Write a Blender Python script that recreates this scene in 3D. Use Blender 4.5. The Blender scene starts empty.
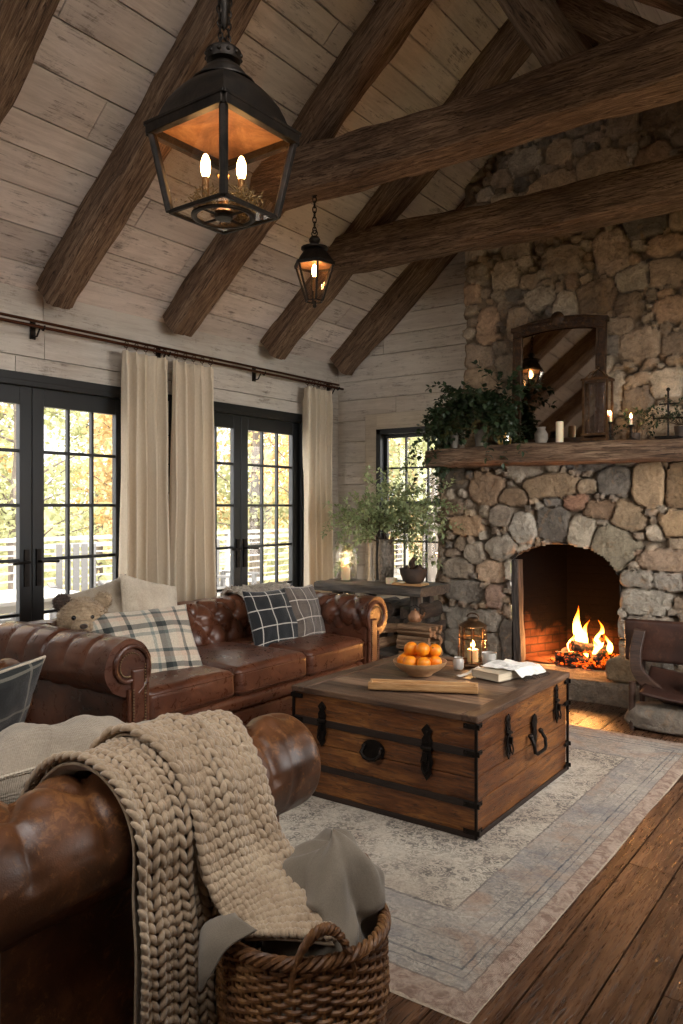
import bpy, bmesh, math, random
import numpy as np
from mathutils import Vector, Matrix, noise as mnoise
random.seed(7); rng = np.random.default_rng(7)
PI = math.pi
SC = bpy.context.scene
COL = SC.collection

# ------------------------------------------------------------------ camera, world, exposure
FPX = 786.0; YAW = math.radians(35.9); EYE = 1.4
cam_d = bpy.data.cameras.new('camera'); cam = bpy.data.objects.new('camera', cam_d); COL.objects.link(cam)
cam.location = (0, 0, EYE); cam.rotation_euler = (PI/2, 0, YAW)
cam_d.sensor_fit = 'HORIZONTAL'; cam_d.sensor_width = 36; cam_d.lens = 36*FPX/683.0
cam_d.shift_y = -6/683.0
cam_d.clip_start = 0.05; cam_d.clip_end = 300
SC.camera = cam
SC.view_settings.view_transform = 'Standard'; SC.view_settings.look = 'None'
SC.view_settings.gamma = 1; SC.view_settings.use_curve_mapping = False
SC.view_settings.exposure = 0.75

world = bpy.data.worlds.new('overcast_sky'); SC.world = world; world.use_nodes = True
nt = world.node_tree; nt.nodes.clear()
tc = nt.nodes.new('ShaderNodeTexCoord'); sep = nt.nodes.new('ShaderNodeSeparateXYZ')
nt.links.new(tc.outputs['Generated'], sep.inputs[0])
# a broad bright patch of thin cloud in front of the sun (towards +x, -y), paler grey elsewhere
dot = nt.nodes.new('ShaderNodeVectorMath'); dot.operation = 'DOT_PRODUCT'
nt.links.new(tc.outputs['Generated'], dot.inputs[0]); dot.inputs[1].default_value = (0.66, -0.62, 0.42)
mr = nt.nodes.new('ShaderNodeMapRange'); nt.links.new(dot.outputs['Value'], mr.inputs['Value'])
mr.inputs['From Min'].default_value = -0.15; mr.inputs['From Max'].default_value = 0.95
mr.inputs['To Min'].default_value = 1.6; mr.inputs['To Max'].default_value = 11.0
bg = nt.nodes.new('ShaderNodeBackground'); bg.inputs['Color'].default_value = (1.0, 0.985, 0.965, 1)
nt.links.new(mr.outputs[0], bg.inputs['Strength'])
wo = nt.nodes.new('ShaderNodeOutputWorld'); nt.links.new(bg.outputs[0], wo.inputs[0])

def portal(name, loc, rot, sx, sy):
    l = bpy.data.lights.new(name, 'AREA'); l.shape = 'RECTANGLE'; l.size = sx; l.size_y = sy
    l.cycles.is_portal = True
    o = bpy.data.objects.new(name, l); COL.objects.link(o); o.location = loc; o.rotation_euler = rot
    return o
# sky portals in the left and far openings and in the added, unseen windows
portal('sky_portal', (-4.72, 2.955, 1.12), (0, -PI/2, 0), 2.2, 1.6)
portal('sky_portal', (-4.72, 4.92, 1.12), (0, -PI/2, 0), 2.2, 1.65)
portal('sky_portal', (-3.70, 6.42, 1.35), (-PI/2, 0, 0), 0.8, 1.5)
portal('sky_portal', (0.72, 4.0, 1.75), (0, PI/2, 0), 1.5, 2.4)
portal('sky_portal', (-2.0, -2.72, 3.55), (PI/2, 0, 0), 1.6, 1.1)

for _y in (.475, 1.525): portal('sky_portal', (.6-.762*1.4+.1, _y, 2.79+.647*1.4+.12), (0, math.atan(.85), 0), 1.2, .85)   # unseen skylights added in the right roof slope to light the foreground
def P(px, py, X=None, Y=None, z=None, d=None):
    """point of the room seen at a photo position, at a known wall / depth / height"""
    s = (px-341.5)/FPX; a = -math.sin(YAW)+math.cos(YAW)*s; b = math.cos(YAW)+math.sin(YAW)*s; k = -(py-506)/FPX
    if X is not None: d = X/a
    elif Y is not None: d = Y/b
    elif z is not None: d = (z-EYE)/k
    return Vector((a*d, b*d, EYE+k*d))

# ------------------------------------------------------------------ helpers: materials
def lin(c):
    if isinstance(c, str):
        c = [int(c[i:i+2], 16)/255 for i in (0, 2, 4)]
    return tuple([(x/12.92 if x <= .04045 else ((x+.055)/1.055)**2.4) for x in c[:3]])+(1,)

class NM:
    def __init__(s, name):
        s.m = bpy.data.materials.new(name); s.m.use_nodes = True; s.t = s.m.node_tree; s.t.nodes.clear()
        s.out = s.n('OutputMaterial'); s.b = s.n('BsdfPrincipled'); s.l(s.b.outputs[0], s.out.inputs[0])
        s.tc = s.n('TexCoord')
    def n(s, t): return s.t.nodes.new('ShaderNode'+t)
    def l(s, a, b): s.t.links.new(a, b)
    def set(s, **k):
        for a, v in k.items():
            i = s.b.inputs[a.replace('_', ' ')]
            if hasattr(v, 'is_linked') or hasattr(v, 'links'): s.l(v, i)
            else: i.default_value = v
        return s
    def mapping(s, scale=(1, 1, 1), src='Object', rot=(0, 0, 0), loc=(0, 0, 0)):
        m = s.n('Mapping'); m.inputs['Scale'].default_value = scale; m.inputs['Rotation'].default_value = rot
        m.inputs['Location'].default_value = loc
        s.l(s.tc.outputs[src] if isinstance(src, str) else src, m.inputs[0]); return m.outputs[0]
    def noise(s, vec, scale=5, detail=4, rough=.55, dist=0, w=None):
        n = s.n('TexNoise'); n.inputs['Scale'].default_value = scale; n.inputs['Detail'].default_value = detail
        n.inputs['Roughness'].default_value = rough; n.inputs['Distortion'].default_value = dist
        if w is not None: n.noise_dimensions = '4D'; s.l(w, n.inputs['W'])
        s.l(vec, n.inputs['Vector']); return n.outputs[0]
    def voro(s, vec, scale=5, feature='F1', out='Distance', rand=1):
        n = s.n('TexVoronoi'); n.feature = feature; n.inputs['Scale'].default_value = scale
        n.inputs['Randomness'].default_value = rand
        s.l(vec, n.inputs['Vector']); return n.outputs[out]
    def ramp(s, fac, stops, interp='LINEAR'):
        r = s.n('ValToRGB'); r.color_ramp.interpolation = interp; e = r.color_ramp.elements
        while len(e) < len(stops): e.new(.5)
        for k, (p, c) in enumerate(stops):
            e[k].position = p
            e[k].color = (c, c, c, 1) if isinstance(c, (int, float)) else (lin(c) if isinstance(c, str) or len(c) == 3 else c)
        s.l(fac, r.inputs[0]); return r.outputs[0]
    def mix(s, fac, a, b, mode='MIX'):
        m = s.n('Mix'); m.data_type = 'RGBA'; m.blend_type = mode
        for i, v in ((0, fac), (6, a), (7, b)):
            if isinstance(v, (int, float)): m.inputs[i].default_value = v if i == 0 else (v, v, v, 1)
            elif isinstance(v, str): m.inputs[i].default_value = lin(v)
            elif isinstance(v, tuple): m.inputs[i].default_value = v
            else: s.l(v, m.inputs[i])
        return m.outputs[2]
    def math(s, op, a, b=0.0, c=None):
        m = s.n('Math'); m.operation = op
        for i, v in enumerate((a, b) if c is None else (a, b, c)):
            if isinstance(v, (int, float)): m.inputs[i].default_value = v
            else: s.l(v, m.inputs[i])
        return m.outputs[0]
    def bump(s, h, strength=.5, dist=.01, prev=None):
        b = s.n('Bump'); b.inputs['Strength'].default_value = strength; b.inputs['Distance'].default_value = dist
        s.l(h, b.inputs['Height'])
        if prev is not None: s.l(prev, b.inputs['Normal'])
        return b.outputs[0]
    def attr(s, name, out='Fac'):
        a = s.n('Attribute'); a.attribute_name = name; return a.outputs[out]

def plain(name, col, rough=.5, metal=0.0, **k):
    m = NM(name); m.set(Base_Color=lin(col), Roughness=rough, Metallic=metal)
    for a, v in k.items(): m.b.inputs[a.replace('_', ' ')].default_value = v
    return m.m

def grain_vec(m, axis):
    sc = {'X': (1.2, 14, 14), 'Y': (14, 1.2, 14), 'Z': (14, 14, 1.2), 'XL': (.75, 15, 15)}[axis]
    return m.mapping(sc)

def wood(name, dark, mid, light, axis='X', rough=.55, scale=1.0, bump=.35, pid=False, cracks=.5, horiz=False, mott=.45, bdist=.01):
    m = NM(name)
    w = m.math('MULTIPLY', m.attr('pid'), 37.0) if pid else None
    if horiz:
        sp = m.n('SeparateXYZ'); m.l(m.tc.outputs['Object'], sp.inputs[0])
        cb = m.n('CombineXYZ'); m.l(m.math('ADD', sp.outputs[0], sp.outputs[1]), cb.inputs[0]); m.l(m.math('SUBTRACT', sp.outputs[0], sp.outputs[1]), cb.inputs[1]); m.l(sp.outputs[2], cb.inputs[2])
        v = m.mapping((1.2, 1.2, 14), src=cb.outputs[0]); raw = m.mapping((1, 1, 1))
    else:
        v = grain_vec(m, axis); raw = m.mapping((1, 1, 1))
    n1 = m.noise(v, 1.6*scale, 6, .62, 1.2, w); n2 = m.noise(v, 7*scale, 4, .7, .4, w)
    big = m.noise(raw, 1.7, 3, .5, 0, w)
    f = m.math('ADD', m.math('MULTIPLY', n1, .62), m.math('MULTIPLY', n2, .38))
    col = m.ramp(f, [(.30, dark), (.47, mid), (.66, light)])
    col = m.mix(m.math('MULTIPLY', m.ramp(big, [(.35, 0.0), (.65, 1.0)]), mott), col, m.mix(1.0, col, mid, 'MULTIPLY'))
    if pid:
        pv = m.ramp(m.attr('pid'), [(0, .52), (.5, 1.0), (1, 1.45)])
        col = m.mix(1.0, col, pv, 'MULTIPLY')
    ck = m.ramp(m.noise(v, 3.2*scale, 3, .5, 2.5, w), [(.36, 0.0), (.42, 1.0)])
    col = m.mix(m.math('MULTIPLY', m.math('SUBTRACT', 1.0, ck), cracks), col, m.mix(1.0, col, (.18, .14, .12, 1), 'MULTIPLY'))
    m.set(Base_Color=col, Roughness=m.ramp(n2, [(.2, max(.05, rough-.12)), (.8, min(1, rough+.12))]))
    h = m.math('ADD', f, m.math('MULTIPLY', ck, .6))
    m.set(Normal=m.bump(h, bump, bdist)); return m.m

def painted_planks(name, axis, base, shade, wear, amount=.5):
    m = NM(name); w = m.math('MULTIPLY', m.attr('pid'), 31.0)
    v = grain_vec(m, axis); raw = m.mapping((1, 1, 1))
    g = m.noise(v, 1.5, 6, .65, 1.0, w); g2 = m.noise(v, 3.2, 6, .75, .8, w); bn = m.noise(raw, 1.3, 4, .6, 0, w); g3 = m.noise(v, 9, 4, .7, .5, w)
    col = m.ramp(m.math('ADD', m.math('MULTIPLY', g, .5), m.math('MULTIPLY', bn, .5)), [(.32, shade), (.55, base)])
    col = m.mix(1.0, col, m.ramp(m.attr('pid'), [(0, .84), (1, 1.06)]), 'MULTIPLY')
    chip = m.ramp(m.math('ADD', m.math('MULTIPLY', m.math('MULTIPLY', g2, m.noise(raw, 3.0, 6, .8, .6, w)), .75), m.math('MULTIPLY', g3, .25)), [(.335, 0.0), (.39, amount), (.46, 1.0)])
    col = m.mix(.35, col, m.mix(1.0, col, m.ramp(g3, [(.3, .7), (.55, 1.0), (.7, 1.1)]), 'MULTIPLY'))
    col = m.mix(chip, col, wear)
    knots = m.ramp(m.voro(m.mapping({'X': (1.3, 4, 4), 'Y': (4, 1.3, 4)}[axis]), 1.1), [(.03, .85), (.065, 0.0)])
    col = m.mix(m.math('MULTIPLY', knots, .75), col, wear)
    m.set(Base_Color=col, Roughness=.72, Normal=m.bump(m.math('SUBTRACT', g2, chip), .35, .006)); return m.m

def leather(name, dark, mid, light, scuff, samt=.4, rough=.36):
    m = NM(name); raw = m.mapping((1, 1, 1))
    n = m.noise(raw, 3.2, 6, .6, .4); n2 = m.noise(raw, 16, 6, .7, .8)
    col = m.ramp(m.math('ADD', m.math('MULTIPLY', n, .7), m.math('MULTIPLY', n2, .3)), [(.33, dark), (.5, mid), (.68, light)])
    sc = m.ramp(m.math('MULTIPLY', m.noise(raw, 5, 5, .7, 1.5), m.noise(raw, 38, 5, .75, 1)), [(.27, 0.0), (.38, 1.0)])
    col = m.mix(m.math('MULTIPLY', sc, samt), col, scuff)
    g = m.voro(raw, 260); cr = m.noise(m.mapping((1, 1, 1)), 24, 6, .7, 2.0)
    m.set(Base_Color=col, Roughness=m.ramp(n2, [(.25, rough-.1), (.75, rough+.16)]),
          Normal=m.bump(g, .12, .002, m.bump(cr, .14, .004)))
    m.b.inputs['Specular IOR Level'].default_value = .55
    return m.m

def fabric(name, c1, c2, sc=420, bump=.5, nscale=6, rough=.92):
    m = NM(name); raw = m.mapping((1, 1, 1))
    a = m.n('TexWave'); a.inputs['Scale'].default_value = sc/6; a.inputs['Distortion'].default_value = 1.5; m.l(raw, a.inputs['Vector'])
    b = m.n('TexWave'); b.bands_direction = 'Z'; b.inputs['Scale'].default_value = sc/6; b.inputs['Distortion'].default_value = 1.5; m.l(raw, b.inputs['Vector'])
    w = m.math('ADD', m.math('MULTIPLY', a.outputs['Fac'], .5), m.math('MULTIPLY', b.outputs['Fac'], .5))
    n = m.noise(raw, nscale, 5, .6); n2 = m.noise(raw, sc/2, 3, .7)
    col = m.ramp(m.math('ADD', m.math('MULTIPLY', n, .55), m.math('MULTIPLY', n2, .45)), [(.35, c1), (.62, c2)])
    m.set(Base_Color=col, Roughness=rough, Normal=m.bump(m.math('ADD', w, n2), bump, .003))
    m.b.inputs['Sheen Weight'].default_value = .25
    return m.m

def plaid(name, base, sx, sy, repx, repy, lines=None):
    """woven check on the cushion's UV map: bands (pos, colour) in both directions, averaged"""
    m = NM(name); sp = m.n('SeparateXYZ'); m.l(m.tc.outputs['UV'], sp.inputs[0])
    fx = m.math('FRACT', m.math('MULTIPLY', sp.outputs[0], repx)); fy = m.math('FRACT', m.math('MULTIPLY', sp.outputs[1], repy))
    cx = m.ramp(fx, sx, 'CONSTANT'); cy = m.ramp(fy, sy, 'CONSTANT')
    col = m.mix(.45, m.mix(.5, cx, cy), m.mix(1.0, cx, cy, 'MULTIPLY'))
    if lines:
        for f, (a, b, c) in ((fx, lines[0]), (fy, lines[1])):
            k = m.math('MULTIPLY', m.math('GREATER_THAN', f, a), m.math('LESS_THAN', f, b))
            col = m.mix(m.math('MULTIPLY', k, .75), col, c)
    n = m.noise(m.mapping((1, 1, 1)), 160, 4, .75); n1 = m.noise(m.mapping((1, 1, 1)), 9, 4, .6)
    col = m.mix(.5, col, m.mix(1.0, col, m.ramp(n, [(.3, .45), (.7, 1.35)]), 'MULTIPLY'))
    m.set(Base_Color=col, Roughness=.95, Normal=m.bump(n, .6, .004, m.bump(n1, .3, .01)))
    m.b.inputs['Sheen Weight'].default_value = .3
    return m.m

def glass(name, col=(1, 1, 1, 1), rough=.0, keep=.9, wavy=0):
    m = NM(name); tr = m.n('BsdfTransparent'); gl = m.n('BsdfGlossy'); gl.inputs['Roughness'].default_value = rough+.01
    tr.inputs[0].default_value = col
    fr = m.n('Fresnel'); fr.inputs['IOR'].default_value = 1.5; geo = m.n('NewGeometry'); front = m.math('SUBTRACT', 1.0, geo.outputs['Backfacing'])
    mx = m.n('MixShader'); m.l(m.math('MULTIPLY', m.math('MAXIMUM', fr.outputs[0], 1-keep), front), mx.inputs[0])
    m.l(tr.outputs[0], mx.inputs[1]); m.l(gl.outputs[0], mx.inputs[2]); m.l(mx.outputs[0], m.out.inputs[0])
    if wavy:
        bp = m.bump(m.noise(m.mapping((1, 1, 1)), wavy, 3, .5), .6, .01)
        m.l(bp, gl.inputs['Normal']); m.l(bp, fr.inputs['Normal'])
    return m.m

def emis(name, col, strength):
    m = NM(name); e = m.n('Emission'); e.inputs[0].default_value = lin(col); e.inputs[1].default_value = strength
    m.l(e.outputs[0], m.out.inputs[0]); return m.m

# ------------------------------------------------------------------ helpers: meshes
class MB:
    def __init__(s): s.v = []; s.f = []; s.mi = []; s.uv = None; s.pid = None; s.colr = None
    def add(s, vs, fs, mi=0):
        o = len(s.v); s.v.extend([tuple(p) for p in vs]); s.f.extend([tuple(i+o for i in f) for f in fs]); s.mi.extend([mi]*len(fs)); return o
    def box(s, c, d, rz=0.0, mi=0, rot=None):
        hx, hy, hz = d[0]/2, d[1]/2, d[2]/2; M = rot.to_matrix() if rot is not None else Matrix.Rotation(rz, 3, 'Z'); c = Vector(c)
        vs = [c + M @ Vector((x*hx, y*hy, z*hz)) for z in (-1, 1) for x, y in ((-1, -1), (1, -1), (1, 1), (-1, 1))]
        s.add(vs, [(3, 2, 1, 0), (4, 5, 6, 7), (0, 1, 5, 4), (1, 2, 6, 5), (2, 3, 7, 6), (3, 0, 4, 7)], mi)
    def tube(s, pts, r, n=8, closed=False, mi=0, cap=True, up=None):
        pts = [Vector(p) for p in pts]; m = len(pts); rs = r if isinstance(r, (list, tuple)) else [r]*m
        vs = []; prev = None
        for i in range(m):
            if closed: t = pts[(i+1) % m]-pts[i-1]
            else: t = pts[min(i+1, m-1)]-pts[max(i-1, 0)]
            t = t.normalized() if t.length > 1e-9 else Vector((0, 0, 1))
            if prev is None:
                a = Vector((0, 0, 1)) if abs(t.z) < .9 else Vector((1, 0, 0)); nrm = (a-t*a.dot(t)).normalized()
            else:
                nrm = prev-t*prev.dot(t); nrm = nrm.normalized() if nrm.length > 1e-9 else prev
            prev = nrm; bn = t.cross(nrm)
            for k in range(n):
                an = 2*PI*k/n; vs.append(pts[i]+(nrm*math.cos(an)+bn*math.sin(an))*rs[i])
        fs = []
        for i in range(m if closed else m-1):
            a = i*n; b = ((i+1) % m)*n
            for k in range(n): fs.append((a+k, a+(k+1) % n, b+(k+1) % n, b+k))
        if cap and not closed: fs.append(tuple(range(n))[::-1]); fs.append(tuple((m-1)*n+k for k in range(n)))
        s.add(vs, fs, mi)
    def lathe(s, prof, n=24, c=(0, 0, 0), mi=0, cap=True, M=None):
        vs = []
        for r, z in prof:
            for k in range(n):
                a = 2*PI*k/n; p = Vector((r*math.cos(a), r*math.sin(a), z))
                if M is not None: p = M @ p
                vs.append(p+Vector(c))
        fs = []
        for i in range(len(prof)-1):
            for k in range(n): fs.append((i*n+k, i*n+(k+1) % n, (i+1)*n+(k+1) % n, (i+1)*n+k))
        if cap:
            if prof[0][0] > 1e-5: fs.append(tuple(range(n))[::-1])
            if prof[-1][0] > 1e-5: fs.append(tuple((len(prof)-1)*n+k for k in range(n)))
        s.add(vs, fs, mi)
    def grid(s, fn, nu, nv, closed_u=False, mi=0, flip=False, uv=False):
        vs = []; uvs = []
        for j in range(nv+1):
            for i in range(nu if closed_u else nu+1):
                vs.append(fn(i/nu, j/nv)); uvs.append((i/nu, j/nv))
        w = nu if closed_u else nu+1; fs = []
        for j in range(nv):
            for i in range(nu):
                a = j*w+i; b = j*w+(i+1) % w; q = (a, b, b+w, a+w); fs.append(q[::-1] if flip else q)
        if uv: s.uv = (s.uv or [])+uvs
        s.add(vs, fs, mi)
    def sphere(s, c, r, nu=16, nv=10, mi=0, sq=(1, 1, 1)):
        c = Vector(c)
        prof = [(math.sin(PI*j/nv), -math.cos(PI*j/nv)) for j in range(nv+1)]
        vs = []; fs = []
        for a, z in prof:
            for k in range(nu):
                t = 2*PI*k/nu; vs.append(c+Vector((a*math.cos(t)*r*sq[0], a*math.sin(t)*r*sq[1], z*r*sq[2])))
        for j in range(nv):
            for k in range(nu): fs.append((j*nu+k, j*nu+(k+1) % nu, (j+1)*nu+(k+1) % nu, (j+1)*nu+k))
        s.add(vs, fs, mi)
    def prism(s, poly, z0, z1, M=None, mi=0):
        n = len(poly); vs = [Vector((x, y, z0)) for x, y in poly]+[Vector((x, y, z1)) for x, y in poly]
        if M is not None: vs = [M @ v for v in vs]
        s.add(vs, [tuple(range(n))[::-1], tuple(range(n, 2*n))]+[(i, (i+1) % n, n+(i+1) % n, n+i) for i in range(n)], mi)
    def build(s, name, mats, parent=None, smooth=True, bevel=0, weld=False, loc=None, rot=None, angle=None, seg=2):
        me = bpy.data.meshes.new(name); me.from_pydata(s.v, [], s.f)
        if not isinstance(mats, (list, tuple)): mats = [mats]
        for m in mats: me.materials.append(m)
        if any(s.mi): me.polygons.foreach_set('material_index', s.mi)
        if s.uv:
            ul = me.uv_layers.new(name='UVMap'); li = np.zeros(len(me.loops), dtype=np.int32); me.loops.foreach_get('vertex_index', li)
            ul.data.foreach_set('uv', np.array(s.uv, dtype=np.float32)[li].ravel())
        if s.pid is not None:
            at = me.attributes.new('pid', 'FLOAT', 'FACE'); at.data.foreach_set('value', np.array(s.pid, dtype=np.float32))
        if s.colr is not None:
            at = me.attributes.new('tone', 'FLOAT_COLOR', 'POINT'); at.data.foreach_set('color', np.array(s.colr, dtype=np.float32).ravel())
        if weld or not s.pid and not s.uv and s.colr is None:
            bm = bmesh.new(); bm.from_mesh(me)
            if weld: bmesh.ops.remove_doubles(bm, verts=bm.verts, dist=1e-5)
            bmesh.ops.recalc_face_normals(bm, faces=bm.faces); bm.to_mesh(me); bm.free()
        me.polygons.foreach_set('use_smooth', [smooth]*len(me.polygons))
        if smooth: me.set_sharp_from_angle(angle=math.radians(angle or 42))
        o = bpy.data.objects.new(name, me); COL.objects.link(o)
        if parent is not None: o.parent = parent
        if loc is not None: o.location = loc
        if rot is not None: o.rotation_euler = rot
        if bevel:
            b = o.modifiers.new('bevel', 'BEVEL'); b.width = bevel; b.segments = seg; b.limit_method = 'ANGLE'; b.angle_limit = math.radians(40); b.harden_normals = False
        return o

def tag(o, label, cat, group=None, kind=None):
    if label: o['label'] = label
    if cat: o['category'] = cat
    if group: o['group'] = group
    if kind: o['kind'] = kind
    return o
def struct(o): o['kind'] = 'structure'; return o
def thing(name, label, cat, loc=(0, 0, 0), rot=(0, 0, 0), group=None, scale=None):
    o = bpy.data.objects.new(name, None); COL.objects.link(o); o.location = loc; o.rotation_euler = rot; o.empty_display_size = .1
    if scale: o.scale = scale
    return tag(o, label, cat, group)
def dup(root, loc, rot=None, label=None, scale=None):
    r = root.copy(); COL.objects.link(r); r.location = loc
    if rot is not None: r.rotation_euler = rot
    if label: r['label'] = label
    if scale: r.scale = scale
    for ch in list(root.children):
        c = ch.copy(); COL.objects.link(c); c.parent = r
        for g in list(ch.children):
            e = g.copy(); COL.objects.link(e); e.parent = c
    return r
def nz(x, y, z, s=1.0): return mnoise.noise(Vector((x*s, y*s, z*s)))

def rbox(hx, hy, hz, r, n=8, crown=0.0, wob=0.0, seed=0, c=(0, 0, 0)):
    """soft rounded box as an MB"""
    mb = MB(); H = (hx, hy, hz); ts = []
    def axis_samples(h):
        k = max(0.0, (h-r)/h); a = [-1+ (1-k)*t/4 for t in range(4)]; m = [-k+2*k*t/n for t in range(n+1)]; return a+m+[-x for x in a[::-1]]
    S = [axis_samples(h) for h in H]
    for ax in range(3):
        u, v = (ax+1) % 3, (ax+2) % 3; su, sv = S[u], S[v]
        for sg in (-1, 1):
            vs = []
            for b in sv:
                for a in su:
                    q = [0, 0, 0]; q[ax] = sg*H[ax]; q[u] = a*H[u]; q[v] = b*H[v]
                    cc = [max(-(H[i]-r), min(H[i]-r, q[i])) for i in range(3)]
                    nn = Vector([q[i]-cc[i] for i in range(3)])
                    # map cube corner zone on to sphere
                    nn = nn.normalized() if nn.length > 1e-9 else nn
                    p = Vector(cc)+nn*r
                    fx = 1-(p.x/hx)**2; fy = 1-(p.y/hy)**2
                    if crown: p.z += crown*fx*fy*(1 if p.z > 0 else -.2)
                    if wob:
                        w = nz(p.x+seed, p.y, p.z, 4)*wob+nz(p.x+seed, p.y, p.z, 11)*wob*.4; p += nn*w if nn.length > .1 else Vector((0, 0, w))
                    vs.append(p+Vector(c))
            w = len(su); fs = []
            for j in range(len(sv)-1):
                for i in range(w-1):
                    q = (j*w+i, j*w+i+1, (j+1)*w+i+1, (j+1)*w+i); fs.append(q if sg > 0 else q[::-1])
            mb.add(vs, fs)
    return mb

def hewn_beam(name, label_name, p0, p1, w, h, mat, seed=0, rough=.012, kind='structure', round_=.25, roll=0.0, taper=0):
    """hand-hewn timber: local X runs along the grain, four adzed faces with broken arrises"""
    p0 = Vector(p0); p1 = Vector(p1); L = (p1-p0).length; mb = MB()
    ns = max(6, int(L/.04)); vs = []; sec = []
    if round_ > .8:
        nr = 36; sec = [(math.cos(2*PI*k/nr), math.sin(2*PI*k/nr), 0) for k in range(nr)]
    else:
        q = .13+.10*round_; flat = 8
        for (cx, cy, dx, dy) in ((1, -1, 0, 1), (1, 1, -1, 0), (-1, 1, 0, -1), (-1, -1, 1, 0)):
            for t in range(flat+1):
                u = -1+q+(2-2*q)*t/flat; sec.append((cx*abs(dy)+u*dx*1.0 if dx else cx, u*dy if dy else cy, 1 if t in (0, flat) else 0))
            # arris point
            nx_, ny_ = (cx, cy) if False else ((1, 1) if (dx, dy) == (0, 1) else (-1, 1) if (dx, dy) == (-1, 0) else (-1, -1) if (dx, dy) == (0, -1) else (1, -1))
            sec.append((nx_*(1-q*.32), ny_*(1-q*.32), 1))
        sec2 = []
        for (x, y, c) in sec: sec2.append((x, y, c))
        sec = sec2; nr = len(sec)
    for i in range(ns+1):
        x = L*i/ns
        sw = 1+.06*nz(x, seed, 3, 1.3); ox = .022*nz(x, seed, 9, .8); oz = .022*nz(x, seed, 17, .8)
        sw *= 1-taper*i/ns
        for k, (sx, sz, cn) in enumerate(sec):
            px, pz = sx*w/2*sw, sz*h/2*sw; ln = math.hypot(sx, sz)
            fc = int(k/(nr/4))
            d = rough*(nz(x*.7, px*5+seed, pz*5, 2.2)*1.3+nz(x*2.2, px*14+seed, pz*14, 1.6)*.9+.6*nz(x*5, px*34+seed, pz*34, 1)+.5*abs(nz(x*3.1+fc*7, seed, 2, 1.7)))
            if cn: d -= rough*1.6*max(0, nz(x*1.5, seed+fc*5.1, 4, 3)+.1)
            vs.append(Vector((x, px+sx/ln*d+ox, pz+sz/ln*d+oz)))
    fs = [(i*nr+k, (i+1)*nr+k, (i+1)*nr+(k+1) % nr, i*nr+(k+1) % nr) for i in range(ns) for k in range(nr)]
    fs.append(tuple(range(nr))); fs.append(tuple(ns*nr+k for k in range(nr))[::-1])
    mb.add(vs, fs)
    o = mb.build(name, mat, angle=38)
    xax = (p1-p0).normalized(); up = Vector((0, 0, 1)) if abs(xax.z) < .95 else Vector((0, 1, 0))
    yax = up.cross(xax).normalized(); zax = xax.cross(yax)
    M = Matrix((xax, yax, zax)).transposed()
    if roll: M = M @ Matrix.Rotation(roll, 3, 'X')
    o.matrix_world = Matrix.Translation(p0) @ M.to_4x4()
    if kind: o['kind'] = kind
    return o

# ------------------------------------------------------------------ materials of the room
M_FLOOR = wood('floor_boards', '1f140d', '4e3423', '7a5a42', 'Y', rough=.30, scale=1.3, bump=.45, pid=True, cracks=.8)
M_BEAM = wood('hewn_timber', '261a12', '7f634b', 'c2a487', 'XL', rough=.85, scale=1.9, bump=1.0, cracks=.85, bdist=.03)
M_BEAM2 = wood('weathered_timber', '33261b', '79634c', 'a3907a', 'X', rough=.85, scale=.9, bump=.9, cracks=.7, bdist=.02)
M_WALLY = painted_planks('whitewash_wall', 'Y', 'd3cabd', 'aea091', '64564a')
M_WALLX = painted_planks('whitewash_gable', 'X', 'd3cabd', 'aea091', '64564a')
M_CEIL = painted_planks('whitewash_ceiling', 'Y', 'dccfc5', 'b3a398', '5c4c42', .6)
M_BACKING = plain('dark_batten', '1a1410', .9)
M_FRAME = plain('black_joinery', '17191a', .42)
M_TRIM = painted_planks('painted_trim', 'X', 'cfc3b0', 'b0a18c', '6e5d4a', .3)
M_PANE = glass('window_glass', keep=.93)
M_IRON = NM('dark_iron'); _m = M_IRON
_c = _m.ramp(_m.noise(_m.mapping((1, 1, 1)), 30, 5, .7), [(.3, '0f0d0c'), (.7, '2e2620')]); _m.set(Base_Color=_c, Roughness=.5, Metallic=.75, Normal=_m.bump(_m.noise(_m.mapping((1, 1, 1)), 60, 4, .6), .3, .003)); M_IRON = _m.m
M_COPPER = plain('aged_copper_rail', '4a2a1a', .4, .8)

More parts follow.
